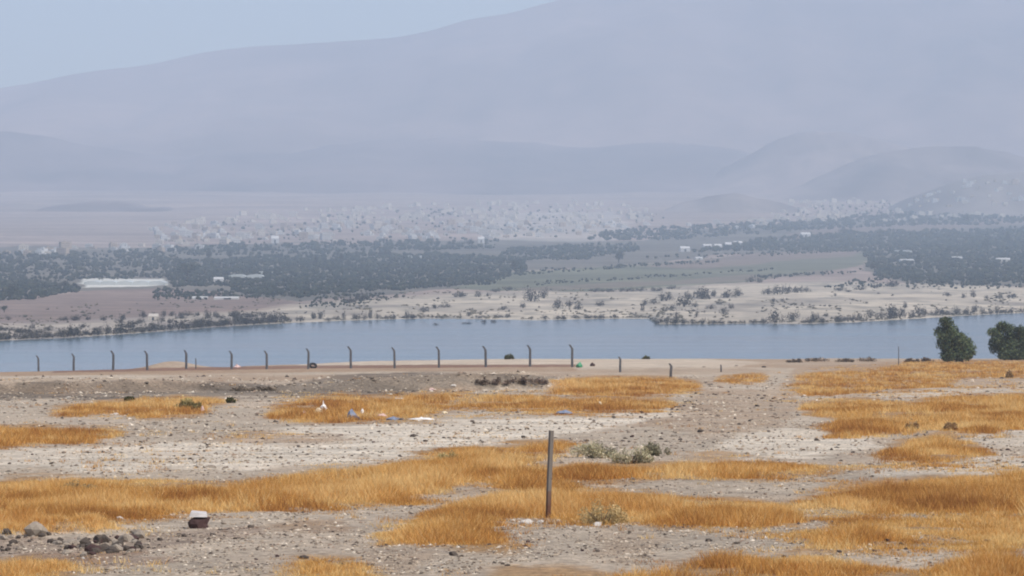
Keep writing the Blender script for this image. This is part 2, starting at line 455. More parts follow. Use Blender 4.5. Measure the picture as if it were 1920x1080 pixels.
# ------------------------------------------------------------------ far plain beyond the lake
SH = np.array([(-900,648),(-300,645),(0,638),(120,633),(260,624),(400,613),(520,606),(640,601),(800,597),(900,598),(1000,600),(1150,597),(1215,597),(1232,607),(1330,607),(1440,606),(1500,607),(1600,604),(1700,598),(1800,592),(1920,586),(2100,580),(2800,574)], float)
def shore_d(px): return -LAKE * F / (np.interp(px, SH[:, 0], SH[:, 1]) - HY)
PROF = np.array([(900,-25.6),(1400,-24.8),(1700,-23.4),(2100,-20),(2600,-15.2),(3300,-4.8),(4200,12.3),(5200,38),(6500,76),(8000,129),(9500,180),(11000,230),(14000,300)], float)
def far_smooth(x, y):
    px = 960 + F * x / y
    sd = shore_d(px)
    base = np.interp(y, PROF[:, 0], PROF[:, 1])
    t = y - sd
    up = sstep(-20, 420, t)
    z = LAKE + 0.25 + (base - LAKE) * up + 1.6 * sstep(4, 60, t) * (1 - sstep(300, 700, t)) * (0.6 + .4 * noise(x / 60, y / 90, 81))
    return np.where(t < 0, LAKE + 0.25 + 0.06 * t, z)
def far_h(x, y):
    g = sstep(30, 300, y - shore_d(960 + F * x / y))
    return far_smooth(x, y) + g * (0.8 * fbm(x / 90, y / 160, 91, 3) + sstep(3500, 8000, y) * 9 * fbm(x / 420, y / 800, 95, 4))
fr = np.geomspace(960, 10600, 520); NF = 560
uf = np.linspace(-0.30, 0.30, NF)
FX = fr[:, None] * uf[None, :]; FY = np.repeat(fr[:, None], NF, 1); FZ = far_h(FX, FY)
FPX = 960 + F * FX / FY; FPY = HY - F * FZ / FY
fw = FPX + 26 * fbm(FX / 70, FY / 140, 101, 3); fv = FPY + 4.5 * fbm(FX / 80, FY / 150, 105, 3)
SANDP = [([(-2000,650),(-200,612),(120,604),(480,584),(560,572),(700,560),(860,546),(1000,545),(1100,548),(1400,532),(1560,526),(1700,530),(1930,540),(3600,540),(3600,660),(-2000,660)], .95)]
MUD = [([(-2000,660),(-2000,606),(0,600),(300,592),(480,590),(560,600),(400,618),(0,645)], .6)]
GREENF = [([(850,540),(960,507),(1150,500),(1350,482),(1620,472),(1625,500),(1500,518),(1300,538),(1100,546),(950,544)], .9), ([(40,590),(200,583),(300,590),(200,604),(30,604)], .4)]
BROWNF = [([(-900,600),(-100,570),(40,560),(160,545),(290,538),(480,553),(560,568),(480,590),(200,602),(-300,610)], .85), ([(1480,448),(1500,430),(1690,420),(1930,408),(1930,420),(1700,436)], .6), ([(1180,500),(1400,478),(1600,468),(1600,480),(1300,504)], .8), ([(960,540),(1300,523),(1600,506),(1600,514),(1300,532),(1000,546)], .5)]
DARKF = [([(-2000,560),(-2000,470),(300,462),(940,450),(1200,452),(1300,430),(1900,390),(3600,380),(3600,532),(1780,536),(1640,520),(1620,472),(1350,478),(1150,500),(960,505),(850,540),(560,566),(400,545),(150,545),(0,565)], .75)]
PALEF = [([(155,538),(160,524),(316,522),(316,534)], .9), ([(860,416),(1000,400),(1150,395),(1200,440),(1100,456),(930,450)], .25)]
C = np.ones(FX.shape + (3,)) * np.array([.27, .205, .17])
C = C * (1 + .15 * fbm(FX / 300, FY / 500, 111, 3))[..., None]
C = lay(C, zone(fw, fv, DARKF), np.array([.075, .076, .058]))
C = lay(C, zone(fw, fv, GREENF), np.array([.105, .11, .068]))
C = C * (1 + .45 * sstep(1600, 2600, FY) * fbm(FX / 420, FY / 55, 117, 3))[..., None]
C = lay(C, zone(fw, fv, BROWNF), np.array([.19, .135, .11]))
C = lay(C, zone(fw, fv, PALEF), np.array([.6, .58, .52]))
ms_ = (zone(fw, fv, SANDP) + zone(fw + 12, fv + 2, SANDP) + zone(fw - 12, fv - 2, SANDP)) / 3
C = lay(C, ms_, np.array([.44, .375, .29]))
C = lay(C, ms_ * .75 * sstep(-.1, .45, fbm(FX / 34, FY / 80, 121, 5)), np.array([.235, .20, .165]))
C = lay(C, ms_ * .6 * sstep(.1, .4, fbm(FX / 9, FY / 24, 123, 3)), np.array([.16, .145, .12]))
C = lay(C, zone(fw, fv, MUD) * (.6 + .4 * noise(FX / 30, FY / 60, 125)), np.array([.27, .225, .20]))
idx = np.arange(FX.size).reshape(FX.shape)
quads = np.stack([idx[:-1, :-1], idx[:-1, 1:], idx[1:, 1:], idx[1:, :-1]], -1).reshape(-1, 4)
link('terrain', mesh_np('terrain', np.stack([FX, FY, FZ], -1).reshape(-1, 3), quads, [M_far], C.reshape(-1, 3), smooth=True),
     'sandy far bank and farmed plain across the lake', kind='structure')

# ------------------------------------------------------------------ hills and mountain
def ridge(name, label, pts, d, front, back, seed, colr, drop=None, rough=1.0, nx=260, ny=90):
    pts = np.array(pts, float)
    x0, x1 = pts[0, 0], pts[-1, 0]
    pxs = np.linspace(x0, x1, nx)
    top = np.interp(pxs, pts[:, 0], pts[:, 1])
    for _ in range(3): top[1:-1] = (top[:-2] + 2 * top[1:-1] + top[2:]) / 4
    top = top + rough * (1.6 if d > 11000 else 5.0) * fbm(pxs / 55, 0 * pxs, seed + 5, 4)
    zt = (HY - top) / F * d
    xt = (pxs - 960) / F * d
    t = np.concatenate([np.linspace(-1, 0, int(ny * .7)), np.linspace(0, 1, ny - int(ny * .7) + 1)[1:]])
    yy = d + np.where(t < 0, t * front, t * back)
    zb = np.interp(yy, PROF[:, 0], PROF[:, 1]) - 25
    XX = np.repeat(xt[None, :], ny, 0); YY = np.repeat(yy[:, None], nx, 1)
    prof = np.where(t < 0, (1 + t) ** 1.25, np.cos(t * math.pi / 2) ** 1.0)
    hgt = np.maximum(zt[None, :] - zb[:, None], 0)
    g = fbm(XX / (front * .10), YY / (front * .35), seed, 5)
    shape = prof[:, None] * (1 + .5 * g * (1 - prof[:, None]) * np.where(t < 0, 1, .3)[:, None])
    ZZ = zb[:, None] + hgt * np.clip(shape, 0, 1.0)
    CC = np.ones(XX.shape + (3,)) * np.array(colr) * (1 + .55 * fbm(XX / (front * .15), YY / (front * .25), seed + 9, 4))[..., None]
    ii = np.arange(XX.size).reshape(XX.shape)
    q = np.stack([ii[:-1, :-1], ii[:-1, 1:], ii[1:, 1:], ii[1:, :-1]], -1).reshape(-1, 4)
    return link(name, mesh_np(name, np.stack([XX, YY, ZZ], -1).reshape(-1, 3), q, [M_hill], CC.reshape(-1, 3), smooth=True),
                label, kind='structure')
DES = (.23, .165, .14); DRK = (.15, .115, .105)
ridge('mountain', 'high hazy mountain closing the view behind the town',
      [(-1950,310),(-1500,280),(-800,240),(-300,200),(0,165),(90,150),(160,135),(270,124),(390,97),(480,87),(600,80),(740,72),(800,60),(880,35),(960,25),(1050,-2),(1200,-30),(1400,-48),(1600,-55),(1900,-58),(2300,-45),(2900,0),(3600,80),(3950,130)],
      12500, 3600, 1000, 201, DES, nx=420, ny=130)
ridge('hill', 'pale hazy spur below the mountain on the right',
      [(850,352),(1050,312),(1150,285),(1250,250),(1350,218),(1500,208),(1650,203),(1800,196),(1950,186),(2300,170),(2900,200),(3500,320)], 10700, 1500, 1000, 211, (.21, .155, .13))
ridge('hill', 'long hazy foothill ridge below the mountain on the left',
      [(-1900,360),(-1600,320),(-900,270),(-300,240),(0,243),(60,249),(150,270),(280,290),(370,291),(402,281),(440,286),(560,291),(600,271),(700,264),(850,261),(1000,268),(1100,276),(1250,268),(1350,276),(1450,300),(1640,352)], 9700, 1500, 900, 221, (.15, .11, .10), nx=360)
ridge('hill', 'rounded purple hill in the right haze, left of the broad one',
      [(1180,372),(1290,345),(1370,310),(1410,285),(1450,262),(1500,250),(1570,247),(1620,256),(1700,276),(1800,305),(1950,365)], 8900, 1100, 700, 231, (.245,.185,.16), nx=140, ny=60)
ridge('hill', 'broad dark hill in the haze above the town on the right',
      [(1420,372),(1500,345),(1550,322),(1600,302),(1660,286),(1750,272),(1830,277),(1920,294),(2020,308),(2200,370)], 8200, 1000, 700, 241, (.235,.18,.155), nx=140, ny=60)
ridge('hill', 'low dark hill at the left edge of the town',
      [(-300,430),(-150,398),(-60,396),(20,405),(50,398),(100,387),(180,378),(250,381),(330,390),(420,420),(460,440)], 7000, 700, 600, 251, DRK, nx=160, ny=60)
ridge('hill', 'small rounded dark hill standing in the town right of centre',
      [(1150,430),(1200,412),(1260,388),(1320,369),(1380,363),(1440,371),(1500,392),(1580,415),(1620,430)], 6800, 500, 500, 261, (.20, .16, .14), nx=120, ny=50)
ridge('hill', 'dark wooded hill dotted with houses at the right edge',
      [(1600,430),(1660,400),(1710,372),(1770,345),(1840,332),(1920,323),(2050,312),(2300,330),(2500,400)], 6700, 800, 700, 271, (.19, .16, .14), nx=140, ny=60)

# ------------------------------------------------------------------ foliage helpers
def ico(sub=1):
    import bmesh
    bm = bmesh.new(); bmesh.ops.create_icosphere(bm, subdivisions=sub, radius=1.0)
    v = np.array([x.co[:] for x in bm.verts]); f = np.array([[x.index for x in p.verts] for p in bm.faces]); bm.free()
    return v, f
ICO1, ICOF1 = ico(1)
ICO2, ICOF2 = ico(2)

def leaf_cloud(lobes, n, size, cols, seed, hollow=.35):
    """leaf-sized quads through ellipsoid lobes (cx,cy,cz,rx,ry,rz) -> verts, quads, colours"""
    r = np.random.default_rng(seed)
    lob = np.array(lobes, float); wgt = np.prod(lob[:, 3:], 1) ** .75; wgt /= wgt.sum()
    k = r.choice(len(lob), n, p=wgt)
    d = r.normal(size=(n, 3)); d /= np.linalg.norm(d, axis=1)[:, None]
    rad = (hollow + (1 - hollow) * r.random(n) ** .6)
    rad *= 1 + .22 * r.normal(size=n).clip(-1.5, 1.8) * (r.random(n) < .45)
    p = lob[k, :3] + d * lob[k, 3:] * rad[:, None]
    a = r.normal(size=(n, 3)); a /= np.linalg.norm(a, axis=1)[:, None]
    b = np.cross(a, r.normal(size=(n, 3))); b /= np.linalg.norm(b, axis=1)[:, None] + 1e-9
    s = (size * (.6 + .8 * r.random(n)))[:, None]
    v = np.stack([p - a * s, p - b * s * .45, p + a * s, p + b * s * .45], 1).reshape(-1, 3)
    q = np.arange(n * 4).reshape(n, 4)
    cl = np.array(cols)[r.integers(0, len(cols), n)] * (.75 + .5 * r.random(n))[:, None]
    clump = (1 + .30 * np.sign(fbm(p[:, 0] * 1.3 + p[:, 1], p[:, 2] * 1.3 + 5, seed, 2)))[:, None]
    return v, q, np.repeat(cl * clump, 4, 0)

# ------------------------------------------------------------------ dry grass (one uncountable mass)
GCOL = np.array([(.58,.30,.10),(.68,.41,.165),(.48,.235,.08),(.76,.54,.29),(.33,.145,.06),(.54,.285,.10),(.64,.37,.14)])
tx, ty, th = [], [], []
for gi, (poly, h, den) in enumerate(GRASS):
    P = np.array(poly, float); x0, y0 = P.min(0); x1, y1 = P.max(0)
    n = int((x1 - x0) * (y1 - y0) / 5.0 * den)
    px = rng.uniform(x0, x1, n); py = rng.uniform(y0, y1, n)
    dd = 3.25 / np.maximum((py - HY) / F - .022, .0058)
    gx, gy = (px - 960) / F * dd, dd
    hp = h * F / dd
    a1, b1 = warp(px, py, gx, gy); a2, b2 = warp(px, py - .5 * hp, gx, gy)
    es = np.clip((py - 640) / 400, .12, 1)
    core = np.zeros(n)
    for jx, jy in ((-46, 0), (46, 0), (0, -14), (0, 13), (-18, 7), (18, -7), (-70, 4), (70, -4)):
        core += inpoly(a1 + jx * es, b1 + jy * es, poly) & inpoly(a2 + jx * es, b2 + jy * es, poly)
    core /= 8
    patch = fbm(gx / 1.7, gy / 3.2, 131, 3)
    keep = rng.random(n) < np.clip(core * ((.48 + .45 * den) + 1.9 * patch - .36 * (1 - den)), .0, 1)
    keep &= core > 0
    core = core[keep]
    px, py = px[keep], py[keep]
    x, y = unproject(px, py); ok = ~np.isnan(y)
    x, y, core = x[ok], y[ok], core[ok]
    tx.append(x); ty.append(y)
    th.append(h * .66 * (.16 + .84 * core) * np.clip(.70 + .75 * fbm(x / 1.3, y / 2.2, 141, 3) + .3 * rng.random(len(x)), .2, 1.6))
# thin tufts between the patches
px = rng.uniform(-20, 1940, 9000); py = 1085 - 385 * rng.random(9000) ** 1.2
x, y = unproject(px, py); ok = ~np.isnan(y); x, y = x[ok], y[ok]
ok = rng.random(len(x)) < np.clip(.05 + .9 * fbm(x / 5, y / 9, 137, 3), 0, 1); x, y = x[ok], y[ok]
tx.append(x); ty.append(y); th.append(.05 + .09 * rng.random(len(x)))
# the same patchy grass goes on past both sides of the frame
px = np.concatenate([rng.uniform(-900, -10, 26000), rng.uniform(1930, 2820, 26000)]); py = 1130 - 445 * rng.random(52000)
x, y = unproject(px, py); ok = ~np.isnan(y); x, y = x[ok], y[ok]
mk = sstep(0.05, 0.3, fbm(x / 9, y / 14, 77, 3)); ok = rng.random(len(x)) < mk; x, y, mk = x[ok], y[ok], mk[ok]
tx.append(x); ty.append(y); th.append(.34 * mk * np.clip(.7 + .75 * fbm(x / 1.3, y / 2.2, 141, 3) + .3 * rng.random(len(x)), .2, 1.6))
tx = np.concatenate(tx); ty = np.concatenate(ty); th = np.concatenate(th)
NB = 19
n = len(tx)
sc_d = np.sqrt(np.clip(ty / 70, .8, 8))
bx = np.repeat(tx, NB) + rng.normal(size=n * NB) * np.repeat(.085 * sc_d, NB)
by = np.repeat(ty, NB) + rng.normal(size=n * NB) * np.repeat(.12 * sc_d, NB)
bz = near_h(bx, by)
bh = np.repeat(th, NB) * (.45 + .75 * rng.random(n * NB))
bw = np.repeat(.0035 + ty * .000062, NB) * (.7 + .6 * rng.random(n * NB))
ang = rng.uniform(0, math.pi, n * NB); lean = rng.uniform(0, 2 * math.pi, n * NB); ll = bh * rng.uniform(.1, 1.1, n * NB)
base = np.stack([bx, by, bz - .02], -1)
sd = np.stack([np.cos(ang) * bw, np.sin(ang) * bw, 0 * bw], -1)
tip = base + np.stack([np.cos(lean) * ll, np.sin(lean) * ll, bh], -1)
V = np.stack([base - sd, base + sd, tip], 1).reshape(-1, 3)
tone = np.clip(  .55 + .95 * fbm(tx / 2.0, ty / 4.0, 151, 3) + .15 * rng.normal(size=n), 0, .999)
ci = np.clip((np.repeat(tone, NB) * 7 + rng.normal(size=n * NB) * 1.5).astype(int), 0, 6)
order = np.array([4, 2, 5, 0, 6, 1, 3])
gc = GCOL[order[ci]] * np.array([1.2, 1.2, 1.0]) * (.78 + .36 * rng.random(n * NB))[:, None]
me = mesh_np('dry_grass', V, np.arange(n * NB * 3).reshape(-1, 3), [M_grass], np.repeat(gc, 3, 0))
link('dry_grass', me, 'orange brown dry grass growing in patches over the stony field', 'grass', kind='stuff')
print('grass blades', n * NB)

# ------------------------------------------------------------------ gravel (one uncountable mass)
n = 80000
py = 1085 - 380 * rng.random(n) ** 1.25; px = rng.uniform(-30, 1950, n)
px[66000:] = rng.uniform(-800, 2720, n - 66000)
dd = 3.25 / np.maximum((py - HY) / F - .022, .0058)
a1, b1 = warp(px, py, (px - 960) / F * dd, dd)
keep = zone(a1, b1, GR) < .5
keep &= rng.random(n) < np.clip(.65 + .8 * fbm(px / 90, py / 16, 161, 3), .1, 1)
px, py = px[keep], py[keep]
x, y = unproject(px, py); ok = ~np.isnan(y); x, y = x[ok], y[ok]; n = len(x)
OCT = np.array([(1,0,0),(-1,0,0),(0,1,0),(0,-1,0),(0,0,1),(0,0,-1)], float)
OCF = np.array([(0,2,4),(2,1,4),(1,3,4),(3,0,4),(2,0,5),(1,2,5),(3,1,5),(0,3,5)])
sz = y * .0002 * (.6 + 2.0 * rng.random(n) ** 3)
vv = OCT[None] * (.6 + .8 * rng.random((n, 6, 1))) + .25 * rng.normal(size=(n, 6, 3))
an = rng.uniform(0, 6.28, n)
cx, sx = np.cos(an)[:, None], np.sin(an)[:, None]
vx = vv[..., 0] * cx - vv[..., 1] * sx; vy = vv[..., 0] * sx + vv[..., 1] * cx
vv = np.stack([vx * 1.3, vy, vv[..., 2] * .7], -1) * sz[:, None, None]
vv += np.stack([x, y, near_h(x, y) + sz * .25], -1)[:, None]
fc = (OCF[None] + 6 * np.arange(n)[:, None, None]).reshape(-1, 3)
pal = np.array([(.20,.155,.115),(.41,.325,.24),(.53,.43,.325),(.105,.083,.065),(.68,.58,.455),(.29,.205,.145),(.45,.35,.255)])
gc = pal[rng.choice(7, n, p=[.2,.18,.17,.15,.12,.09,.09])]
link('gravel', mesh_np('gravel', vv.reshape(-1, 3), fc, [M_tint], np.repeat(gc, 6, 0)),
     'loose grey gravel strewn over the bare ground', 'gravel', kind='stuff')

# ------------------------------------------------------------------ fence posts
POSTS = [(69,668,697),(135,667,698),(209,661,697),(273,661,696),(346,658,692),(431,657,690),(497,656,690),(575,654,691),
         (655,652,692),(737,650,688),(820,649,687),(908,650,688),(991,650,689),(1070,650,691)]
def fence_depth(px): return 375 + (1070 - px) / 1001 * 70
def bent_post(h, seed, w_=.25):
    r = random.Random(seed); m = MB()
    hb = h * .8; lx = -h * .12; a = w_ / 2; b = w_ * .42
    rings = [(-.35, 0, 1.0), (0, 0, 1.0), (hb * .5, r.uniform(-.02, .02), .97), (hb, r.uniform(-.02, .02), .93), (hb + .06 * h, lx * .22, .9), (h, lx, .8)]
    vs = []
    for z, ox, s_ in rings:
        c = .25
        for sx_, sy_ in ((-1+c,-1),(1-c,-1),(1,-1+c),(1,1-c),(1-c,1),(-1+c,1),(-1,1-c),(-1,-1+c)):
            vs.append((ox + sx_ * a * s_, sy_ * a * s_, z))
    fs = [(i*8+k, i*8+(k+1) % 8, (i+1)*8+(k+1) % 8, (i+1)*8+k) for i in range(5) for k in range(8)]
    fs += [tuple(range(7, -1, -1)), tuple(40 + k for k in range(8))]
    m.add(vs, fs)
    return m
gp = 'bent-top concrete fence posts along the lake edge'
for i, (px, yt, yb) in enumerate(POSTS):
    d = fence_depth(px); x = (px + 3 - 960) / F * d
    z = float(near_h(x, d))
    h = (yb - yt) / F * d * 1.04
    e = 'leftmost of the row' if i == 0 else ('last at right end' if i == 13 else f'{ORD[i+1]} from the left in the row')
    o = link('fence_post', bent_post(h, i).mesh('fence_post', [M_concrete]), f'tall bent-top concrete fence post by the lake, {e}', 'fence post', gp, loc=(x, d, z),
             rot=(random.uniform(-.02, .02), random.uniform(-.03, .03), random.uniform(-.25, .25)))
for px, yt, yb, lab in ((1163,669,698,'short bent-top concrete post, first right of the tall fence row'), (1258,681,709,'short leaning concrete post among orange grass, second right of the tall row')):
    x, y, z = spot(px, yb)
    link('fence_post', bent_post((yb - yt) / F * y, px, .19).mesh('fence_post', [M_concrete]), lab, 'fence post', gp, loc=(x, y, z), rot=(0, .02, .2))
def thin_pole(name, px, yt, yb, lab, r, cap=True, d=None):
    if d is None: x, y, z = spot(px, yb)
    else: x = (px - 960) / F * d; y = d; z = float(near_h(x, d))
    h = (yb - yt) / F * y
    m = MB(); m.tube([(0,0,-.3),(0.01,0,h*.5),(-.01,0,h*.97),(-.01,0,h)], [r, r, r * .95, r * .6], 7)
    link(name, m.mesh(name, [M_concrete], True), lab, 'pole', loc=(x, y, z))
thin_pole('pole', 1685, 649, 684, 'thin dark pole standing in grass left of the two trees', .05)
thin_pole('pole', 367, 671, 691, 'short thin stake just right of the fifth fence post', .07, d=430)
thin_pole('pole', 1352, 686, 700, 'very short stub of a stake in grass right of the short posts', .07)

# front post: rusty angle iron
x, y, z = spot(1027, 970)
h = 164 / F * y
m = MB(); t_ = .012; a = .07
prof = [(0,0),(a,0),(a,t_),(t_,t_),(t_,a),(0,a)]
vs = []; lv = [-.4, 0, .3*h, .62*h, h]
for k, zz in enumerate(lv):
    for (u_, v_) in prof: vs.append((u_ - .02 + .004 * math.sin(k * 2.1), v_ - .02, zz))
fs = [(i*6+k, i*6+(k+1) % 6, (i+1)*6+(k+1) % 6, (i+1)*6+k) for i in range(4) for k in range(6)]
fs += [(0,3,2,1),(0,5,4,3),(24,25,26,27),(24,27,28,29)]
m.add(vs, fs)
for zz in (.35, .7, 1.05, 1.4):
    if zz < h: m.box(.028, .042, -.026, -.02 - .0005, zz, zz + .02)
link('steel_post', m.mesh('steel_post', [M_rust]), 'rusty angle-iron post standing alone in the grass at front', 'post', loc=(x, y, z), rot=(.01, .036, .5))

# ------------------------------------------------------------------ trees by the lake
def tube_tree(name, lobes, hgt, seed, leaves, leaf_size, cols, label, px, py, trunks, y_over=None):
    x, y, z = spot(px, py)
    root = link(name, None, label, 'tree', 'trees at the lake edge', loc=(x, y, z))
    m = MB(); r = random.Random(seed)
    for (bx_, by_) in trunks:
        m.tube([(bx_, by_, -.2), (bx_ * .8, by_, .5), (bx_ * .5 - .1, by_ * .5, hgt * .3), (-.2, 0, hgt * .55)], [.17, .14, .10, .05], 7)
    for lb in lobes:
        p0 = (r.uniform(-.2, .2), r.uniform(-.2, .2), hgt * r.uniform(.12, .3))
        p2 = (lb[0], lb[1], lb[2] + lb[5] * .5)
        mid = tuple((p0[i] + p2[i]) / 2 + r.uniform(-.2, .2) for i in range(3))
        m.tube([p0, mid, p2], [.08, .05, .015], 5)
    link('trunk', m.mesh('trunk', [M_bark], True), parent=root)
    v, q, c = leaf_cloud(lobes, leaves, leaf_size, cols, seed)
    v[:, 2] = np.maximum(v[:, 2], .08)
    link('crown', mesh_np('crown', v, q, [M_leaf], c), parent=root)
    return root
TC = [(.10,.135,.068),(.125,.16,.075),(.07,.10,.056),(.18,.20,.10),(.105,.125,.07)]
k = .0655
def lobs(lst, seed, depth=.9):
    r = random.Random(seed); out = []
    for cx_, cz_, rx_, rz_ in lst:
        for j in range(3):
            out.append((cx_ + r.uniform(-.45, .45) * rx_, r.uniform(-.6, .6), cz_ + r.uniform(-.4, .4) * rz_, rx_ * r.uniform(.55, .82), rx_ * depth * r.uniform(.6, .9), rz_ * r.uniform(.55, .8)))
    return out
tube_tree('lakeside_tree', lobs([(-.95,4.7,.95,.95),(-1.5,3.5,1.3,1.2),(-.2,3.7,1.4,1.4),(.8,2.9,1.3,1.3),(1.5,1.9,1.1,1.4),(-1.2,2.2,1.4,1.3),(.3,1.6,1.7,1.4),(-.8,.9,1.3,.9),(.9,.8,1.5,.9),(1.8,.9,.8,.9)], 5),
          5.5, 11, 11000, .16, TC, 'dark green bushy tree with peak on its left side, by the lake', 1791, 680, [(-.9,0),(.3,.1),(1.0,.2)])
tube_tree('lakeside_tree', lobs([(-.8,4.5,1.0,.95),(-1.6,3.4,1.1,1.1),(.2,3.8,1.1,1.1),(1.5,3.6,1.1,1.2),(-.8,2.2,1.3,1.4),(.8,2.2,1.5,1.5),(2.2,2.3,1.2,1.4),(0,1.1,1.8,1.1),(1.6,1.1,1.6,1.1),(-1.5,1.9,1.0,1.2),(.5,.7,2,.8)], 6),
          5.3, 12, 13500, .16, TC, 'dark green bushy tree cut off by the right picture edge', 1889, 676, [(-.4,0),(.6,.1),(1.4,-.1)])

# ------------------------------------------------------------------ shrubs in the field
def field_shrub(px, py, wpx, hpx, cols, label, seed, leaves=1500, dry=False):
    x, y, z = spot(px, py); s = y / F; wd = wpx * s; hg = hpx * s
    root = link('field_shrub', None, label, 'shrub', 'low shrubs in the field', loc=(x, y, z))
    r = random.Random(seed); m = MB()
    for j in range(14):
        an = r.uniform(0, 6.28); e = r.uniform(.4, 1)
        m.tube([(0.01*math.cos(an)*wd, 0.01*math.sin(an)*wd, -.03), (.25*math.cos(an)*wd*e, .25*math.sin(an)*wd*e, hg*.3), (.40*math.cos(an)*wd*e, .3*math.sin(an)*wd*e, hg*r.uniform(.35,.6))], [.012, .008, .003], 4)
    link('stems', m.mesh('stems', [M_twig]), parent=root)
    lob = []
    for _ in range(16):
        ex = r.uniform(-.42, .42); hh_ = hg * (1 - 1.6 * ex * ex) * r.uniform(.45, 1)
        lob.append((ex*wd, r.uniform(-.3,.3)*wd*.7, hh_*.5, wd*r.uniform(.09,.18), wd*r.uniform(.08,.16), hh_*.5))
    v, q, c = leaf_cloud(lob, leaves, max(.02, y*.00035), cols, seed); v[:, 2] = np.maximum(v[:, 2], .0)
    link('foliage', mesh_np('foliage', v, q, [M_leaf], c), parent=root)
GG = [(.44,.38,.25),(.38,.35,.22),(.48,.41,.28),(.33,.30,.19)]
GN = [(.13,.13,.05),(.17,.155,.06),(.11,.115,.05)]
BR = [(.34,.22,.11),(.26,.165,.085),(.4,.26,.13)]
field_shrub(1110, 862, 90, 34, GG, 'grey green low shrub just right of the rusty front post', 31)
field_shrub(1185, 868, 80, 36, GG, 'grey green low shrub, middle one of the clump right of the post', 32)
field_shrub(1228, 858, 60, 30, GG, 'grey green low shrub, rightmost of the clump right of the post', 33)
field_shrub(1128, 986, 95, 52, [(.46,.35,.18),(.40,.30,.15),(.5,.37,.18)], 'olive brown shrub in front grass, right of the rusty post base', 34, 2200)
field_shrub(352, 768, 62, 24, [(.42,.33,.15),(.36,.29,.12)], 'olive shrub at the right end of the far left grass patch', 35)
field_shrub(433, 757, 20, 15, GN, 'small green shrub beside the far left grass patch', 36, 600)
field_shrub(243, 752, 18, 11, GN, 'tiny green shrub behind the far left grass patch', 37, 500)
field_shrub(845, 872, 46, 30, [(.44,.35,.17),(.38,.31,.15)], 'olive tuft shrub in the grass band left of the post', 38, 900)
field_shrub(150, 925, 90, 26, [(.46,.37,.21),(.42,.33,.18)], 'dull olive low shrub in the left grass band', 39, 1200)
field_shrub(1712, 808, 26, 20, BR, 'brown dead shrub at the lower edge of right grass, left one', 40, 600)
field_shrub(1782, 808, 28, 20, BR, 'brown dead shrub at the lower edge of right grass, right one', 41, 600)
field_shrub(1893, 710, 16, 16, BR, 'brown dead shrub in grass below the right tree', 42, 400)
field_shrub(955, 674, 18, 10, GN, 'small dark bush at the water edge behind the thirteenth fence post', 43, 400)
field_shrub(1211, 674, 14, 9, GN, 'small dark bush at the water edge above the second short post', 44, 400)
for j, (px, w_) in enumerate(((1490, 30), (1530, 44), (1585, 40), (1625, 46), (1710, 30), (1740, 26))):
    field_shrub(px, 680 - (j % 2), w_, 9, [(.30,.23,.17),(.22,.17,.13)], f'low dark brown scrub on the right lake edge, {ORD[j+1]} of six from left', 50 + j, 240)
for j, px in enumerate((448, 478, 505)):
    field_shrub(px, 735, 30, 11, [(.24,.19,.14),(.18,.14,.10)], f'dark scrub on the earth bank below the sixth and seventh posts, {ORD[j+1]} from left', 60 + j, 240)
for j, px in enumerate((905, 940, 975, 1010)):
    field_shrub(px, 722, 36, 15, [(.25,.18,.14),(.19,.14,.11)], f'dark scrub on the earth bank below the twelfth to fourteenth posts, {ORD[j+1]} from left', 65 + j, 240)

# ------------------------------------------------------------------ rocks
def rock_mesh(seed, sub=2, flat=.65, rough=.28, facets=5):
    r = np.random.default_rng(seed)
    v = (ICO2 if sub == 2 else ICO1).copy()
    for _ in range(facets):                       # chip planes off the ball
        n_ = r.normal(size=3); n_ /= np.linalg.norm(n_); c = r.uniform(.55, .85)
        dd_ = v @ n_; v -= np.where(dd_ > c, dd_ - c, 0)[:, None] * n_
    v *= (1 + rough * r.normal(size=(len(v), 1)).clip(-1, 1) * .45)
    v *= np.array([1.15, .9, flat])
    return v
def rock_variants(m_, n_, tag):
    return [mesh_np('stone', rock_mesh(tag + i, 2 if i % 2 else 1), ICOF2 if i % 2 else ICOF1, [m_]) for i in range(n_)]
RV = {'dark': rock_variants(M_stone_dark, 5, 300), 'grey': rock_variants(M_stone_grey, 5, 320), 'pale': rock_variants(M_stone_pale, 4, 340), 'red': rock_variants(M_stone_red, 3, 360)}
def stone(px, py, wpx, kind_, label, group=None, name='stone', flat=1.0, hs=None):
    x, y, z = spot(px, py); s = wpx * y / F / 2
    i = random.randrange(len(RV[kind_]))
    return link(name, RV[kind_][i], label, 'stone', group, loc=(x, y, z + s * .25 * flat), rot=(random.uniform(-.3, .3), random.uniform(-.3, .3), random.uniform(0, 6.28)),
                scale=(s, s, s * flat * (hs or 1)))
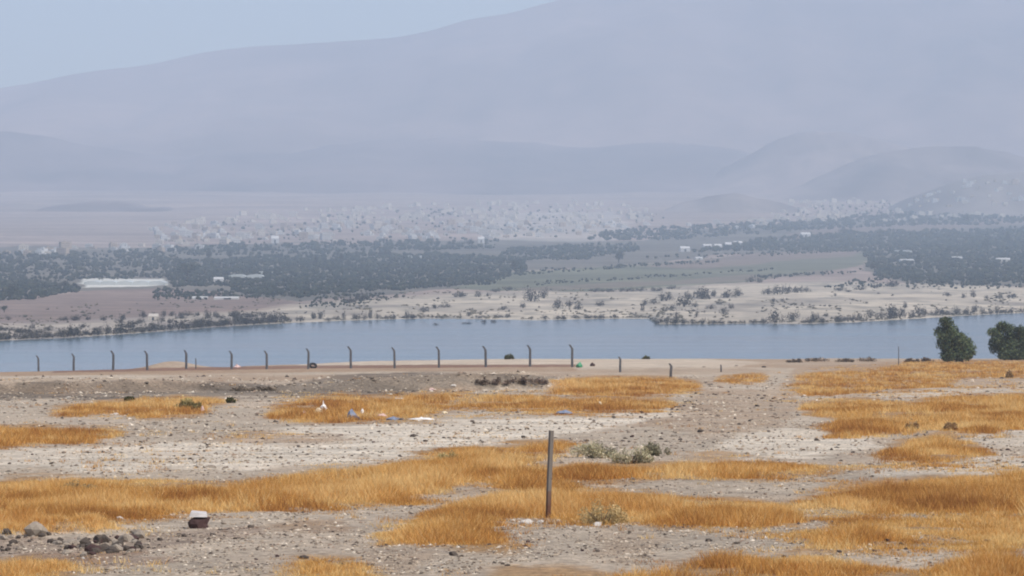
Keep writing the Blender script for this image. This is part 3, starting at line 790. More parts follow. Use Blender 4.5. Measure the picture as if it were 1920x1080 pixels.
# named ones
stone(68, 1004, 46, 'grey', 'large rounded grey boulder at the lower left behind the rubble', name='boulder', flat=1.25)
stone(14, 1002, 24, 'dark', 'small dark boulder near the left edge beside the large grey boulder', name='boulder', flat=1.1)
bx0, by0, bz0 = spot(371, 992)
s = by0 / F
v = rock_mesh(393, 2, 1.0, .3, 7)
v[:, 2] = np.minimum(v[:, 2], .62 + .05 * v[:, 0]); v[:, 0] += .28 * v[:, 2]
v[:, 0] *= np.where(v[:, 2] < 0, 1.12, .86)
v *= np.array([21 * s, .24, 21 * s]); v[:, 2] += 9 * s
link('boulder', mesh_np('boulder', v, ICOF2, [M_stone_red]), 'dark red-brown angular boulder holding up the white slab', 'stone', loc=(bx0, by0, bz0))
m = MB(); m.add([(-19*s,-.16,0),(15*s,-.18,.01),(17*s,.22,0),(-17*s,.24,0),(-16*s,-.14,9*s),(13*s,-.15,7*s),(15*s,.2,8*s),(-13*s,.22,9*s)],
      [(3,2,1,0),(4,5,6,7),(0,1,5,4),(1,2,6,5),(2,3,7,6),(3,0,4,7)])
link('stone_slab', m.mesh('stone_slab', [M_white]), 'white flat slab lying on top of the dark red-brown boulder', 'stone', loc=(bx0 + 1*s, by0 + .05, bz0 + 21.5*s), rot=(.02, .05, .12))
stone(224, 979, 22, 'pale', 'flat white stone at the lower edge of the left grass band', flat=.55)
stone(988, 983, 24, 'pale', 'pale cream stone at the foot of the rusty post, left one', flat=.8)
stone(1014, 982, 16, 'pale', 'pale cream stone at the foot of the rusty post, right one', flat=.9)
stone(889, 966, 15, 'dark', 'dark brown stone lying in the grass left of the rusty post', flat=1)
stone(1120, 992, 26, 'pale', 'tan flat stone under the olive brown shrub at front', flat=.45)
stone(1664, 1025, 16, 'red', 'reddish stone at the lower edge of right front grass', flat=1)
stone(246, 1000, 10, 'dark', 'small dark stone just right of the flat white stone')
stone(850, 726, 11, 'pale', 'small white stone in front of the earth bank centre', flat=.8)
stone(128, 747, 12, 'pale', 'small white stone left of the far left grass patch', flat=.8)
stone(216, 776, 14, 'pale', 'white stone at the lower edge of the far left grass patch', flat=.6)
stone(750, 751, 20, 'pale', 'long white stone in the grass behind the pale track', flat=.5)
stone(1532, 824, 11, 'dark', 'black stone at left end of the big right grass patch')
stone(1314, 810, 14, 'dark', 'black stone on the brown rubble right of the post')
stone(775, 820, 16, 'dark', 'dark block of stone on the pale track, left of centre', flat=.8)
# rubble heap
RB = 'stones of the rubble heap at lower left'
rr = random.Random(5)
rub = []
for j in range(80):
    t = rr.random()
    px = 120 + 150 * t + rr.uniform(-12, 12); py = 1014 + 34 * rr.random() + 4 * math.sin(t * 5)
    rub.append((px, py, 8 + 26 * rr.random() ** 2, rr.choice(['dark', 'grey', 'red', 'dark', 'grey'])))
for j in range(22):
    rub.append((rr.uniform(0, 120), rr.uniform(1005, 1035), rr.uniform(8, 20), rr.choice(['dark', 'grey', 'dark'])))
rub.sort()
def batches(items, zone_of, text):
    """items: (px,py,w,kind) sorted into labelled cells so that every label is unique"""
    cells = {}
    for it in items: cells.setdefault((zone_of(it), it[3]), []).append(it)
    for (zn, kd), lst in cells.items():
        lst.sort()
        nn = len(lst)
        for j, it in enumerate(lst):
            yield it, text(zn, kd, j, nn)
KW = {'dark': 'dark', 'grey': 'grey', 'pale': 'pale', 'red': 'reddish'}
def ordn(j, nn):
    if nn == 1: return 'the only one there'
    if nn > 20: return f'{ORD[min(j % 20 + 1, 20)]} of its row'
    return f'{ORD[j+1]} from left'
def zr(it): return 'left end' if it[0] < 90 else ('left half' if it[0] < 165 else ('middle' if it[0] < 215 else 'right end'))
for it, lab in batches(rub, zr, lambda zn, kd, j, nn: f'{KW[kd]} stone in the {zn} of the front rubble heap, {ordn(j, nn)}'):
    stone(it[0], it[1], it[2], it[3], lab, RB, flat=1.1)
# scattered stones: seen positions, then the look of the rest of the field
SEEN = [(95,870,10),(207,838,8),(17,869,8),(398,879,14),(265,838,9),(357,862,10),(582,663,8),(885,792,9),(797,830,12),(832,822,8),(982,820,10),(988,806,9),(975,808,7),(900,795,8),
        (533,1014,12),(570,1058,22),(520,1055,10),(850,1057,22),(624,1005,8),(1055,880,9),(1240,822,10),(1185,818,12),(1100,828,10),(1275,823,9),(1400,820,8),(1362,816,10),(1405,790,9),
        (1330,750,9),(1268,765,9),(1804,818,9),(1560,985,10),(1575,1050,12),(1640,1050,12),(1470,1060,10),(1690,1032,12),(1330,1025,14),(1230,1035,10),(1380,1033,10),(1205,1035,9),(1420,1020,9),
        (420,985,12),(400,1008,14),(470,993,14),(345,1012,14),(440,1020,10),(300,1018,14),(395,1050,9),(360,1025,10),(480,1060,10),(555,990,8),(690,965,9),(770,950,8),(1030,1045,9),(1120,1050,10),(640,1070,9),
        (1850,1025,12),(1790,1020,10),(1890,840,10),(1860,838,8),(1900,660+30,7),(1320,690,6),(1432,690,10),(1380,687,7),(1450,870,7),(1700,905,8),(330,800,8),(290,790,12),(205,760,7),(640,815,8),(700,832,8),(560,838,10),(1180,1010,9),(1060,1015,10),(990,1030,9),(1280,1000,9),
        (450,890,8),(540,870,8),(250,862,9),(120,845,8),(300,868,7),(60,850,8),(660,855,7),(1080,795,8),(1150,785,7),(1230,785,8),(1350,775,9),(1420,760,10),(1385,800,9),(1455,780,9),(1300,760,8),(1490,830,7),(1560,845,8),(1600,850,8)]
its = [(a, b, c * rr.uniform(.9, 1.15), rr.choice(['dark', 'dark', 'dark', 'grey', 'red'])) for a, b, c in SEEN]
its += [(rr.uniform(20, 1900), rr.uniform(1000, 1075), rr.uniform(6, 11), rr.choice(['dark', 'grey', 'pale', 'red'])) for _ in range(46)]
its += [(rr.uniform(1200, 1480), rr.uniform(735, 815), rr.uniform(5, 9), rr.choice(['dark', 'grey', 'pale', 'red'])) for _ in range(30)]
def zs(it):
    px, py = it[0], it[1]
    if py < 710: return 'near the far edge of the field'
    if py < 800 and px > 1180: return 'on the brown rubble right of centre'
    if py < 800: return 'among the far grass patches'
    if py < 900 and px < 620: return 'on the grey ground above the left grass band'
    if py < 900 and px < 1090: return 'on the pale track behind the rusty post'
    if py < 900: return 'on the pale ground right of the rusty post'
    if px < 360: return 'around the front rubble heap'
    if px < 700: return 'on the gravel right of the white slab'
    if px < 1060: return 'on the gravel below the post, left side'
    if px < 1460: return 'on the gravel below the post, right side'
    return 'on the gravel in the lower right corner'
SG = 'loose stones scattered over the field'
for it, lab in batches(its, zs, lambda zn, kd, j, nn: f'{KW[kd]} stone {zn}, {ordn(j, nn)}'):
    stone(it[0], it[1], it[2], it[3], lab, SG, flat=.9)

# ------------------------------------------------------------------ litter
def bag(px, py, wpx, hpx, m_, label, seed, name='plastic_bag', cat='litter'):
    x, y, z = spot(px, py); s = y / F
    r = np.random.default_rng(seed); v = ICO2.copy()
    v *= 1 + .75 * fbm(v[:, 0] * 2.1 + seed, v[:, 1] * 2.1 + v[:, 2] * 1.7, seed, 3)[:, None] + .12 * r.normal(size=(len(v), 1))
    v[:, 2] = np.maximum(v[:, 2], -.55); tipm = v[:, 2] > .6
    v[tipm, :2] *= .55; v[tipm, 2] *= 1.25
    v *= np.array([wpx * s / 2, wpx * s / 2.4, hpx * s / 1.7])
    link(name, mesh_np(name, v, ICOF2, [m_]), label, cat, 'litter blown into the far grass', loc=(x, y, z + .5 * hpx * s / 1.7))
bag(606, 772, 13, 16, M_bag_white, 'white crumpled plastic bag in the far grass left of centre', 1)
bag(597, 779, 22, 12, M_bag_cream, 'cream crumpled plastic bag just below the white bag', 2)
bag(571, 779, 10, 8, M_bag_pink, 'faded pink scrap left of the cream plastic bag', 3)
bag(660, 788, 26, 18, M_bag_blue, 'blue grey heap of plastic sheet at the far grass edge', 4)
bag(679, 780, 7, 12, M_bag_white, 'small white scrap right of the blue grey heap', 5)
bag(718, 784, 20, 6, M_bag_pink, 'flat pinkish sheet scrap right of the blue grey heap', 6)
bag(738, 789, 34, 6, M_bag_blue, 'flat grey blue sheet lying at the lower grass edge', 7)
bag(790, 790, 36, 6, M_bag_white, 'flat white sheet lying at the pale track edge', 8)
bag(1057, 778, 26, 8, M_bag_blue, 'blue grey flat sheet in the centre far grass', 9)
bag(1086, 690, 13, 10, M_bag_green, 'green plastic bundle right of the last tall fence post', 10)
bag(1111, 688, 9, 7, M_stone_red, 'red-brown bundle right of the green plastic bundle', 11)
bag(452, 683, 8, 8, M_rubber, 'small dark bundle right of the sixth fence post', 12)
bag(444, 690, 14, 6, M_bag_pink, 'pale pink scrap at the foot of the sixth fence post', 13)
bag(126, 695, 8, 6, M_bag_white, 'white scrap at the foot of the second fence post', 14)
bag(833, 780, 10, 6, M_bag_cream, 'cream scrap right of the white sheet by the track', 15)
bag(1125, 762, 8, 8, M_bag_cream, 'cream scrap in the centre far grass above the post', 16)
bag(380, 771, 8, 10, M_bag_pink, 'faded pink scrap at right end of far left grass', 17)
bag(810, 733, 14, 5, M_bag_pink, 'pinkish scrap before the earth bank, left of the white stone', 18)
# tyre by the eighth post
x, y, z = spot(587, 690)
m = MB(); R_, r_ = .36, .13; vs = []; fs = []
for i in range(18):
    for j in range(8):
        a = 2*math.pi*i/18; b = 2*math.pi*j/8
        vs.append(((R_ + r_*math.cos(b))*math.cos(a), r_*1.1*math.sin(b), (R_ + r_*math.cos(b))*math.sin(a)))
        fs.append((i*8+j, ((i+1) % 18)*8+j, ((i+1) % 18)*8+(j+1) % 8, i*8+(j+1) % 8))
m.add(vs, fs)
link('old_tyre', m.mesh('old_tyre', [M_rubber], True), 'old black tyre just right of the eighth fence post', 'tyre', loc=(x, y, z + .3), rot=(-.9, 0, .3))

# ------------------------------------------------------------------ far bank shrubs
BANK = [(995,566,25,25),(1020,560,15,18),(980,578,11,11),(1046,579,18,20),(1067,575,12,13),(1085,581,14,14),(1124,574,18,10),(1115,547,22,8),(1140,547,24,8),(1175,546,26,8),(1200,545,20,8),(1232,545,22,8),(1260,542,20,7),
 (1208,573,12,11),(1205,584,6,14),(1226,571,18,8),(1249,565,20,16),(1260,581,12,10),(1246,585,10,8),(1283,576,22,24),(1290,561,10,16),(1317,562,30,26),(1338,557,12,14),(1304,577,12,10),(1364,559,26,16),(1384,556,16,16),(1333,580,18,9),(1348,572,8,8),(1357,589,14,14),(1371,580,8,12),(1306,595,6,13),(1268,602,8,20),
 (1235,607,14,12),(1250,607,14,12),(1266,608,16,10),(1282,608,14,9),(1298,608,16,8),(1318,608,14,10),(1335,608,14,8),(1352,608,14,7),(1372,607,14,6),(1392,606,12,6),(1412,606,16,8),(1432,606,14,10),
 (1021,599,12,9),(1046,601,14,7),(1057,599,12,9),(1080,597,14,6),(1104,597,14,8),(1116,597,12,7),(1127,597,14,8),(1152,596,12,8),
 (1453,605,24,24),(1487,602,22,18),(1528,602,14,19),(1517,606,18,12),(1543,605,16,10),(1573,604,20,15),(1590,602,14,9),(1605,601,18,16),(1632,596,18,14),(1653,598,16,14),(1670,597,24,26),(1687,597,20,24),(1698,578,8,13),(1710,596,14,12),(1723,593,20,20),(1733,592,12,16),(1750,592,12,10),(1763,591,14,17),(1780,591,12,8),(1793,590,12,16),(1813,590,14,14),(1827,586,12,16),(1842,590,12,13),(1858,589,12,9),(1870,588,14,15),(1885,588,12,9),(1897,587,14,11),(1917,587,14,11),
 (1777,554,14,8),(1807,558,9,10),(1825,556,10,15),(1850,559,8,7),(1873,559,12,9),(1897,556,20,8),(1573,546,24,8),(1613,544,20,9),(1640,541,14,8),(1673,538,24,12),(1450,567,8,9),(1467,567,7,8),(1550,594,6,9),(1590,548,12,5),
 (1408,530,16,12),(1424,531,12,10),(1440,552,18,14),(1458,552,20,18),(1476,550,18,16),(1495,549,18,14),(1512,548,14,10),
 (531,599,12,12),(540,603,12,8),(563,603,14,12),(588,598,12,14),(601,598,14,17),(616,602,12,7),(631,599,14,8),(644,598,7,14),(669,599,20,11),(684,598,10,9),(694,598,7,21),(708,598,12,11),(727,599,14,9),(738,599,10,11),(763,598,9,17),(774,598,14,10),(794,586,16,11),(816,579,10,9),(833,577,18,8),(880,593,10,10),(897,597,14,6),(952,596,10,10),(935,596,16,6),(863,557,24,10),(897,557,12,11),(915,556,8,8),(908,605,10,7),(817,609,9,4),(875,607,14,4),(925,604,8,6),(677,565,28,14),(655,570,24,12),(945,581,14,8),(955,545,16,7),(930,548,20,7),
 (35,624,14,12),(50,625,14,11),(60,617,8,12),(194,602,12,10),(230,600,12,12),(269,596,12,14),(289,596,10,11),(308,594,9,14),(322,593,12,10),(340,592,12,8),(353,592,18,9),(389,597,14,18),(419,610,20,12),(444,602,14,22),(461,608,12,12),(139,602,26,10),(119,602,14,9),(165,601,10,8),(485,604,14,10),(505,605,14,9),(405,592,8,10),(370,592,12,8),(15,600,10,8)]
rr = random.Random(9)
xx = -10
while xx < 520:
    BANK.append((xx, float(np.interp(xx, SH[:, 0], SH[:, 1])) - 1, rr.uniform(16, 28), rr.uniform(11, 22)))
    if rr.random() < .6: BANK.append((xx + rr.uniform(-5, 5), float(np.interp(xx, SH[:, 0], SH[:, 1])) - rr.uniform(8, 22), rr.uniform(12, 22), rr.uniform(7, 13)))
    xx += rr.uniform(11, 17)
FT = [(.048,.048,.042),(.062,.058,.045),(.04,.04,.038),(.075,.068,.05),(.055,.046,.045)]
SHV = []
for i in range(9):
    r = random.Random(600 + i)
    lob = []
    for _ in range(11):
        ex = r.uniform(-.38, .38); hh_ = (1 - 2.2 * ex * ex) * r.uniform(.4, 1.05)
        lob.append((ex, r.uniform(-.3, .3), hh_ * .48, r.uniform(.12, .24), r.uniform(.12, .24), hh_ * .52))
    v, q, c = leaf_cloud(lob, 340, .055, FT, 600 + i, hollow=.2)
    v[:, 2] = np.maximum(v[:, 2], -.03)
    m = MB()
    for j in range(5):
        a = r.uniform(0, 6.28); m.tube([(0,0,-.06),(.12*math.cos(a),.12*math.sin(a),.25),(.28*math.cos(a),.28*math.sin(a),.6)], [.03,.02,.006], 4)
    sv = np.array(m.v); sq = [f for f in m.f if len(f) == 4]
    V_ = np.concatenate([v, sv]); Q_ = np.concatenate([q, np.array(sq) + len(v)])
    C_ = np.concatenate([c, np.tile([[.07,.05,.04]], (len(sv), 1))])
    SHV.append(mesh_np('bank_shrub', V_, Q_, [M_leaf], C_))
def post_phrase(px):
    if px < 69: return 'left of the first fence post'
    for i in range(13):
        if POSTS[i][0] <= px < POSTS[i + 1][0]: return f'above posts {NUM[i+1]} and {NUM[i+2]}'
    if px < 1163: return 'above the first short post'
    if px < 1258: return 'above the second short post'
    if px < 1352: return 'right of the short posts'
    if px < 1460: return 'midway between short posts and pole'
    if px < 1570: return 'well left of the thin pole'
    if px < 1685: return 'just left of the thin pole'
    if px < 1745: return 'between thin pole and left tree'
    if px < 1830: return 'above the left lakeside tree'
    return 'above the right lakeside tree'
def far_spot(px, py):
    x, y = unproject([px], [py], far_smooth, 1000, 9000, 160)
    x = float(x[0]); y = float(y[0])
    return x, y, float(far_h(x, y))
cells = {}
for b in BANK:
    if b[0] < -12: continue
    sh = float(np.interp(b[0], SH[:, 0], SH[:, 1]))
    dy = sh - b[1]
    zn = 'standing in the water' if dy < -3 else ('at the far waterline' if dy < 9 else ('on the sandy far bank' if dy < 34 else 'atop the far bank'))
    cells.setdefault((zn, post_phrase(b[0])), []).append(b)
for (zn, ph), lst in cells.items():
    lst.sort()
    for j, (px, py, wp, hp) in enumerate(lst):
        sh = float(np.interp(px, SH[:, 0], SH[:, 1]))
        py = min(py, sh - .3) if zn != 'standing in the water' else py
        if zn == 'standing in the water':
            d = -LAKE * F / (py - HY); x, y, z = (px - 960) / F * d, d, LAKE - .1
        else: x, y, z = far_spot(px, py)
        s = y / F
        extra = '' if len(lst) == 1 else f', {ORD[j+1]} from left'
        link('bank_shrub', random.choice(SHV), f'dark shrub {zn} {ph}{extra}', 'shrub', 'shrubs dotted along the far bank', loc=(x, y, z),
             rot=(0, 0, random.uniform(0, 6.28)), scale=(wp * s * 1.4, wp * s * 1.4, hp * s * 1.3))

# low scrub and reeds between the shrubs of the far bank
n = 9000
px = rng.uniform(-30, 1950, n); shy = np.interp(px, SH[:, 0], SH[:, 1])
py = shy - .4 - 58 * rng.random(n) ** 1.5
keep = rng.random(n) < np.clip(.06 + .9 * fbm(px / 40, py / 9, 193, 3) + .5 * np.exp(-(shy - py) / 3) , 0, 1)
px, py = px[keep], py[keep]
x, y = unproject(px, py, far_smooth, 1000, 9000, 200); ok = ~np.isnan(y); x, y = x[ok], y[ok]; n = len(x)
sz = y / F * rng.uniform(1.2, 3.6, n)
vv = OCT[None] * (.5 + .9 * rng.random((n, 6, 1))) + .25 * rng.normal(size=(n, 6, 3))
vv = vv * np.array([1.3, 1.3, .8]) * sz[:, None, None] + np.stack([x, y, far_h(x, y) + sz * .3], -1)[:, None]
fc = (OCF[None] + 6 * np.arange(n)[:, None, None]).reshape(-1, 3)
gc = np.array([(.13,.115,.085),(.10,.092,.072),(.17,.145,.10),(.21,.18,.13)])[rng.integers(0, 4, n)]
link('low_scrub', mesh_np('low_scrub', vv.reshape(-1, 3), fc, [M_leaf], np.repeat(gc, 6, 0)), 'low dull scrub and reeds covering the far bank', 'scrub', kind='stuff')

# ------------------------------------------------------------------ groves on the far plain (a far wood that reads as one mass) and the trees that stand out
GROVE = [
 ([(-60,565),(-60,525),(60,528),(150,536),(150,546),(60,562)], 9, 1.0),
 ([(-60,530),(-60,490),(150,486),(330,480),(330,522),(150,524),(120,530)], 8, .7),
 ([(316,538),(330,492),(500,482),(700,476),(900,480),(980,492),(990,506),(920,532),(800,542),(650,550),(560,560),(500,558),(440,545),(420,535)], 9, 1.0),
 ([(280,560),(300,540),(420,545),(500,560),(400,562)], 7, .8),
 ([(-60,490),(-60,480),(300,468),(500,458),(930,450),(940,466),(500,478),(150,486)], 9, .55),
 ([(930,488),(960,464),(1190,458),(1205,470),(1100,484),(970,492)], 8, 1.0),
 ([(1290,474),(1440,448),(1620,438),(1960,428),(1960,532),(1780,536),(1640,522),(1622,494),(1620,472),(1440,470)], 9, .95),
 ([(1100,452),(1130,434),(1250,430),(1400,420),(1560,412),(1700,402),(1960,392),(1960,415),(1700,424),(1500,436),(1300,448)], 9, .6),
 ([(280,458),(420,415),(760,392),(1000,385),(1250,400),(1240,430),(940,452),(500,458)], 6, .12),
 ([(1420,432),(1480,390),(1700,375),(1930,380),(1930,400),(1600,425)], 6, .2),
 ([(930,512),(1150,500),(1350,489),(1350,493),(1150,505),(930,518)], 6, .8),
 ([(1000,530),(1200,520),(1450,504),(1450,507),(1200,524),(1000,535)], 5, .7),
 ([(1180,484),(1300,480),(1620,466),(1620,471),(1300,486)], 6, .7),
 ([(1400,520),(1620,505),(1620,510),(1420,525)], 6, .8),
 ([(560,575),(600,556),(700,552),(760,558),(700,568),(620,578)], 6, .6),
 ([(1540,540),(1640,522),(1960,536),(1960,541),(1700,540)], 6, .5),
]
TV = []
for i in range(6):
    r = np.random.default_rng(700 + i)
    v = ICO1.copy(); v *= (1 + .33 * r.normal(size=(len(v), 1)).clip(-1.3, 1.3)); v *= np.array([.5, .5, .5]); v[:, 2] += .45
    TV.append(v)
gv, gf, gcl = [], [], []; off_ = 0
FTC = np.array([(.034,.043,.032),(.043,.052,.036),(.028,.037,.03),(.064,.066,.046)])
for poly, hpx, den in GROVE:
    P = np.array(poly, float); x0, y0 = P.min(0); x1, y1 = P.max(0)
    n = int((x1 - x0) * (y1 - y0) / 7.0 * den); hpx = hpx * .6
    px = rng.uniform(x0, x1, n); py = rng.uniform(y0, y1, n)
    keep = inpoly(px + 14 * fbm(px / 30, py / 8, 171, 2), py + 3 * fbm(px / 30, py / 8, 175, 2), poly)
    keep &= rng.random(n) < np.clip(.42 + .6 * den + 1.0 * fbm(px / 60, py / 5, 181, 3), .03, 1)
    px, py = px[keep], py[keep]
    x, y = unproject(px, py, far_smooth, 1000, 9000, 150); ok = ~np.isnan(y); x, y = x[ok], y[ok]
    z = far_h(x, y); n = len(x)
    hh = hpx * y / F * rng.uniform(.4, 1.5, n); ww = hh * rng.uniform(.8, 1.7, n)
    var = rng.integers(0, 6, n)
    T = np.array(TV)[var] * np.stack([ww, ww, hh], -1)[:, None]
    T += np.stack([x, y, z], -1)[:, None]
    gv.append(T.reshape(-1, 3)); gf.append((ICOF1[None] + 12 * 0 + len(ICO1) * np.arange(n)[:, None, None]).reshape(-1, 3) + off_)
    off_ += n * len(ICO1)
    gcl.append(np.repeat(FTC[rng.integers(0, 4, n)] * (.8 + .4 * rng.random(n))[:, None], len(ICO1), 0))
link('grove', mesh_np('grove', np.concatenate(gv), np.concatenate(gf), [M_leaf], np.concatenate(gcl)), 'dark blue-green groves and orchards massed on the far plain', 'trees', kind='stuff')
BIG = [(726,482,18,20),(352,522,60,32),(965,508,22,24),(392,492,16,26),(640,492,12,20),(592,500,12,22),(1160,492,26,22),(1140,446,30,16),(430,486,20,18),(120,540,30,16),(20,560,36,28),(8,586,20,14),(905,512,26,18),(690,524,16,18),
       (1290,472,16,12),(1365,470,18,14),(1640,508,26,20),(1720,500,20,26),(1850,470,22,28),(1890,460,18,30),(1780,480,20,22),(1580,440,20,14),(330,500,20,22),(540,470,14,18),(800,475,18,14),(880,462,14,16),(1240,440,20,14),(1690,414,14,16),(1810,418,16,20),(1760,400,18,14)]
BIG.sort()
TT = []
for i in range(5):
    r = random.Random(800 + i)
    lob = [(r.uniform(-.28,.28), r.uniform(-.28,.28), r.uniform(.4,.75), r.uniform(.18,.32), r.uniform(.18,.32), r.uniform(.18,.28)) for _ in range(8)]
    v, q, c = leaf_cloud(lob, 420, .06, [tuple(x) for x in FTC], 800 + i, .2)
    m = MB(); m.tube([(0,0,-.08),(.01,0,.3),(0,.02,.65)], [.045,.035,.015], 5)
    for j in range(4):
        a = r.uniform(0, 6.28); m.tube([(0,0,.25),(.14*math.cos(a),.14*math.sin(a),.45),(.25*math.cos(a),.25*math.sin(a),.65)], [.02,.014,.005], 4)
    TT.append((mesh_np('crown', v, q, [M_leaf], c), m.mesh('trunk', [M_bark], True)))
bc = {}
for b in BIG: bc.setdefault(post_phrase(b[0]), []).append(b)
for ph, lst in bc.items():
    for j, (px, py, wp, hp) in enumerate(lst):
        x, y, z = far_spot(px, py); s = y / F; cr, tk = TT[(px + py) % 5]
        extra = '' if len(lst) == 1 else f', {ORD[j+1]} from left'
        root = link('far_tree', None, f'large dark tree in the far groves {ph}{extra}', 'tree', 'large trees on the far plain', loc=(x, y, z), scale=(wp * s, wp * s, hp * s), rot=(0, 0, random.uniform(0, 6)))
        link('crown', cr, parent=root); link('trunk', tk, parent=root)

# ------------------------------------------------------------------ town
WALLS = [solid('cream wall', (.50,.44,.37), var=.1, scale=.3), solid('pale grey wall', (.42,.40,.375), var=.1, scale=.3), solid('tan wall', (.38,.30,.235), var=.1, scale=.3), solid('white wall', (.52,.50,.475), var=.05, scale=.3)]
M_win = solid('dark window', (.03,.035,.04), rough=.3, var=.1)
def house_mesh(i, wall):
    r = random.Random(900 + i); m = MB()
    w_, d_, h_ = r.uniform(10, 17), r.uniform(9, 13), r.choice([4.2, 7.0, 7.4, 10.2])
    m.box(-w_/2, w_/2, -d_/2, d_/2, -3, h_)
    for a in ((-w_/2, w_/2, -d_/2-.01, -d_/2+.25), (-w_/2, w_/2, d_/2-.25, d_/2+.01), (-w_/2-.01, -w_/2+.25, -d_/2+.26, d_/2-.26), (w_/2-.25, w_/2+.01, -d_/2+.26, d_/2-.26)):
        m.box(*a, h_ + .003, h_ + .8)
    sx_ = r.uniform(-w_*.25, w_*.25); m.box(sx_ - 1.7, sx_ + 1.7, 0, 3.2, h_ + .003, h_ + 2.6)
    if i % 2: m.box(w_/2 + .003, w_/2 + r.uniform(3, 6), -d_*.3, d_*.4, -3, h_ * .55)
    for f_ in range(max(1, int(h_ / 3.3))):
        for k_ in range(int(w_ / 3.4)):
            x_ = -w_/2 + 1.8 + k_ * 3.3
            m.box(x_, x_ + 1.2, -d_/2 - .05, -d_/2 - .003, 1 + f_ * 3.2, 2.4 + f_ * 3.2, 1)
    m.box(-.6, .6, -d_/2 - .08, -d_/2 - .003, 0, .9, 1)
    return m.mesh('house', [wall, M_win])
HW = [i % 4 for i in range(12)]
HV = [house_mesh(i, WALLS[HW[i]]) for i in range(12)]
deps = bpy.context.evaluated_depsgraph_get() if False else None
TOWN = [ # polygon, number
 ([(270,425),(420,405),(600,392),(760,385),(960,378),(1150,380),(1250,395),(1240,425),(1100,440),(940,448),(700,450),(480,456),(300,460)], 520),
 ([(1450,385),(1560,365),(1690,368),(1720,385),(1900,385),(1920,405),(1700,415),(1560,420),(1400,432),(1250,440),(1260,425),(1440,410)], 170),
 ([(0,470),(200,462),(420,458),(420,470),(200,478),(0,484)], 26),
]
hs = []
for poly, n in TOWN:
    P = np.array(poly, float); x0, y0 = P.min(0); x1, y1 = P.max(0); c_ = 0
    while c_ < n:
        px, py = rng.uniform(x0, x1), rng.uniform(y0, y1)
        if inpoly(np.array([px]), np.array([py]), poly)[0] and (n < 50 or rng.random() < .45 + float(fbm(np.array([px / 60]), np.array([py / 12]), 191, 3)[0])): hs.append((px, py)); c_ += 1
pa = np.array(hs); hx, hy = unproject(pa[:, 0], pa[:, 1], far_smooth, 1000, 12000, 200)
ok = ~np.isnan(hy); hx, hy, pa = hx[ok], hy[ok], pa[ok]; hz = far_h(hx, hy)
order = np.argsort(hy)
HG = 'houses of the hazy town'
sv, sf, so = [], [], 0
WN = ['cream', 'grey', 'tan', 'white']
pick = []
for rank, j in enumerate(order):
    v_ = int(rng.integers(0, 12)); px, py = pa[j]
    zn = 'top' if py < 400 else ('upper part' if py < 415 else ('middle' if py < 430 else ('lower part' if py < 445 else 'lower edge')))
    pick.append((j, v_, zn, post_phrase(px), rank))
hcell = {}
for p_ in pick:
    if p_[4] < 300: hcell.setdefault((HW[p_[1]], p_[2], p_[3]), []).append(p_)
hord = {}
for k_, lst in hcell.items():
    lst.sort(key=lambda p_: pa[p_[0]][0])
    for i_, p_ in enumerate(lst): hord[p_[4]] = '' if len(lst) == 1 else f', {ORD[i_+1]} from left'
for j, v_, zn, ph, rank in pick:
    hm = HV[v_]; sz_ = float(rng.uniform(.4, .78)); rz = float(rng.uniform(-.5, .5))
    if rank < 300:
        link('house', hm, f'{WN[HW[v_]]} house, hazy town {zn}, {ph}{hord[rank]}', 'house', HG, loc=(float(hx[j]), float(hy[j]), float(hz[j])), rot=(0, 0, rz), scale=(sz_,) * 3)
    else:
        vv = np.empty(len(hm.vertices) * 3, np.float32); hm.vertices.foreach_get('co', vv); vv = vv.reshape(-1, 3) * sz_
        c_, s_ = math.cos(rz), math.sin(rz)
        vv = np.stack([vv[:, 0]*c_ - vv[:, 1]*s_ + hx[j], vv[:, 0]*s_ + vv[:, 1]*c_ + hy[j], vv[:, 2] + hz[j]], -1)
        ff = np.array([p.vertices[:] for p in hm.polygons]); sv.append(vv); sf.append(ff + so); so += len(vv)
if sv:
    link('distant_houses', mesh_np('distant_houses', np.concatenate(sv), np.concatenate(sf), [WALLS[0]]), 'farthest pale houses of the hazy town reading as one mass', 'houses', kind='stuff')
# houses on the right hill stand on the hill itself
hill = [o for o in bpy.data.objects if o.name.startswith('hill') and 'dotted with houses' in o['label']][0]
from mathutils import Vector
hit_n = 0
bpy.context.view_layer.update()
dsg = bpy.context.evaluated_depsgraph_get()
rr = random.Random(77)
spots = sorted((rr.uniform(1700, 1918), rr.uniform(340, 388)) for _ in range(60))
hh = []
for px, py in spots:
    d = Vector(((px - 960) / F, 1, -(py - HY) / F)).normalized()
    ok_, loc, nor, fi = hill.ray_cast(Vector((0, 0, 0)), d)
    if ok_: hh.append((px, py, loc, rr.randrange(12)))
cnt = {}
for px, py, loc, v_ in hh:
    zn = 'upper' if py < 362 else 'lower'; kk = (zn, HW[v_]); cnt[kk] = cnt.get(kk, 0) + 1; hit_n += 1
    link('house', HV[v_], f'{WN[HW[v_]]} house on {zn} slope of the dark right-edge hill, {ORD[cnt[kk]]} from left', 'house', 'houses on the right hill',
         loc=loc, rot=(0, 0, rr.uniform(-.5, .5)), scale=(rr.uniform(.4, .65),) * 3)
print('hill houses', hit_n)

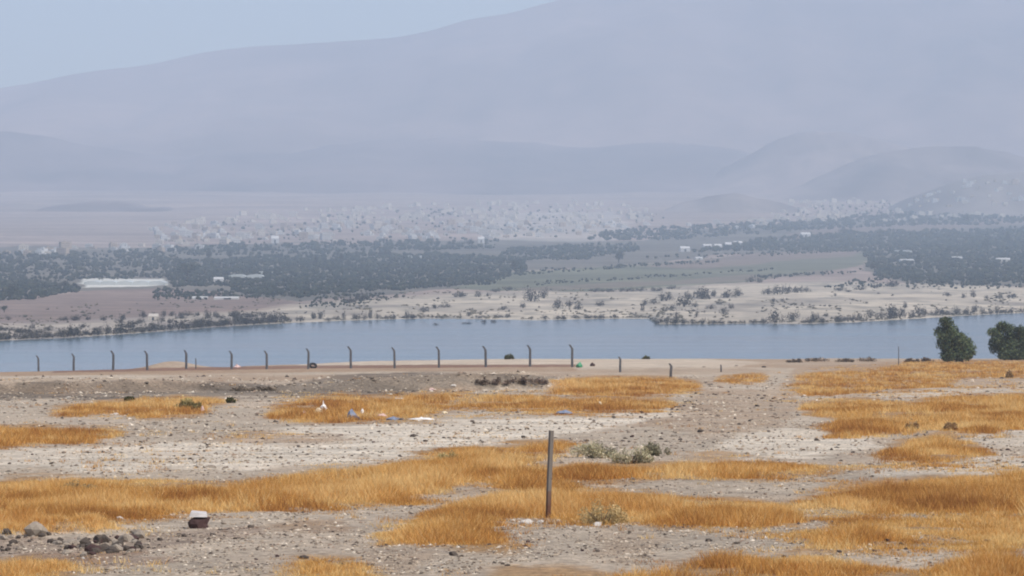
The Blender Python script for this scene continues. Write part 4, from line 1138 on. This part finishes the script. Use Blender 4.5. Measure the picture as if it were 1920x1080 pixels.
# sheds and greenhouses on the plain
M_sheet = solid('white sheeting', (.46,.47,.45), rough=.5, var=.06, scale=.2)
def shed(px, py, wpx, hpx, label, name='shed', m_=None, depth=14, arched=False):
    x, y, z = far_spot(px, py); s = y / F; w_, h_ = wpx * s, hpx * s; m = MB()
    if arched:
        nb = max(2, int(w_ / 9)); bw_ = w_ / nb
        for b_ in range(nb):
            x0 = -w_/2 + b_ * bw_; pr = [(x0 + .05, -1)] + [(x0 + .05 + (bw_ - .1) * (.5 - .5 * math.cos(math.pi * t / 6)), h_ * (.55 + .45 * math.sin(math.pi * t / 6))) for t in range(7)] + [(x0 + bw_ - .05, -1)]
            n_ = len(pr); vs = [(a, -depth/2, b) for a, b in pr] + [(a, depth/2, b) for a, b in pr]
            m.add(vs, [(i, (i+1) % n_, n_ + (i+1) % n_, n_ + i) for i in range(n_)] + [tuple(range(n_-1, -1, -1)), tuple(range(n_, 2*n_))])
    else:
        e = h_ * .65
        vs = [(-w_/2,-depth/2,-1),(w_/2,-depth/2,-1),(w_/2,depth/2,-1),(-w_/2,depth/2,-1),(-w_/2,-depth/2,e),(w_/2,-depth/2,e),(w_/2,depth/2,e),(-w_/2,depth/2,e),(-w_/2,0,h_),(w_/2,0,h_)]
        m.add(vs, [(0,1,5,4),(2,3,7,6),(1,2,6,9,5),(3,0,4,8,7),(4,5,9,8),(6,7,8,9),(3,2,1,0)])
        m.box(-w_*.1, w_*.1, -depth/2 - .06, -depth/2 - .003, 0, e * .75, 1)
    link(name, m.mesh(name, [m_ or WALLS[3], M_win]), label, 'shed' if name == 'shed' else name.replace('_', ' '), 'sheds and greenhouses on the far plain', loc=(x, y, z), rot=(0, 0, .04))
shed(237, 534, 150, 7, 'long white greenhouse roof in the dark groves at left, below the town', 'greenhouse', M_sheet, 40, True)
shed(462, 523, 66, 9, 'white greenhouse among dark groves above the seventh fence post', 'greenhouse', M_sheet, 30, True)
shed(410, 529, 18, 9, 'small white shed left of the seventh-post greenhouse')
shed(375, 560, 28, 5, 'pale low shed above the fifth fence post, left of its pair')
shed(425, 561, 46, 5, 'pale long low shed above the sixth fence post')
shed(505, 514, 54, 4, 'thin pale roof in the groves above the seventh and eighth posts', 'greenhouse', M_sheet, 20, True)
shed(777, 484, 44, 5, 'white long roof right of the round dark tree, left of centre', 'greenhouse', M_sheet, 20, True)
shed(1284, 472, 18, 10, 'white shed at far right of centre, leftmost of five in a row')
shed(1326, 466, 16, 8, 'white shed, second from left of five in a row right of centre')
shed(1346, 466, 14, 8, 'white shed, third from left of five in a row right of centre')
shed(1365, 465, 12, 10, 'white shed, fourth from left of five in a row right of centre')
shed(1383, 460, 16, 8, 'white shed, rightmost of five in a row right of centre')
shed(1310, 486, 14, 5, 'small pale shed in the field below the row of white sheds')
shed(1700, 492, 26, 6, 'pale shed in the dark right groves, lower one')
shed(1690, 474, 36, 5, 'pale long roof in the dark right groves, upper one', 'greenhouse', M_sheet, 20, True)
shed(1793, 486, 20, 5, 'small pale shed in the right groves, above the left lakeside tree')
shed(1880, 490, 26, 6, 'pale shed in the right groves, above the right lakeside tree')
shed(1510, 446, 18, 9, 'white shed on the plain above the dark right groves')
shed(902, 455, 12, 12, 'white block house in the haze at the town lower edge, centre')
shed(516, 455, 14, 14, 'white block house at the town lower left edge above the seventh post')
shed(288, 600, 18, 12, 'pale ruin on the far bank above the fourth fence post', m_=WALLS[0], depth=8)

# ------------------------------------------------------------------ haze: pale air between camera and mountain
def _haze(t, N, L, out):
    v_ = N.new('ShaderNodeVolumePrincipled')
    v_.inputs['Color'].default_value = (.72, .835, 1.0, 1); v_.inputs['Density'].default_value = 1.5e-4
    v_.inputs['Anisotropy'].default_value = 0.0
    L.new(v_.outputs[0], out.inputs['Volume'])
M_haze = mat('haze', _haze)
m = MB(); m.box(-5600, 5600, -700, 13700, -45, 1012)
link('haze', m.mesh('haze', [M_haze]), 'pale blue summer haze over lake, plain and mountain', 'haze', kind='stuff')
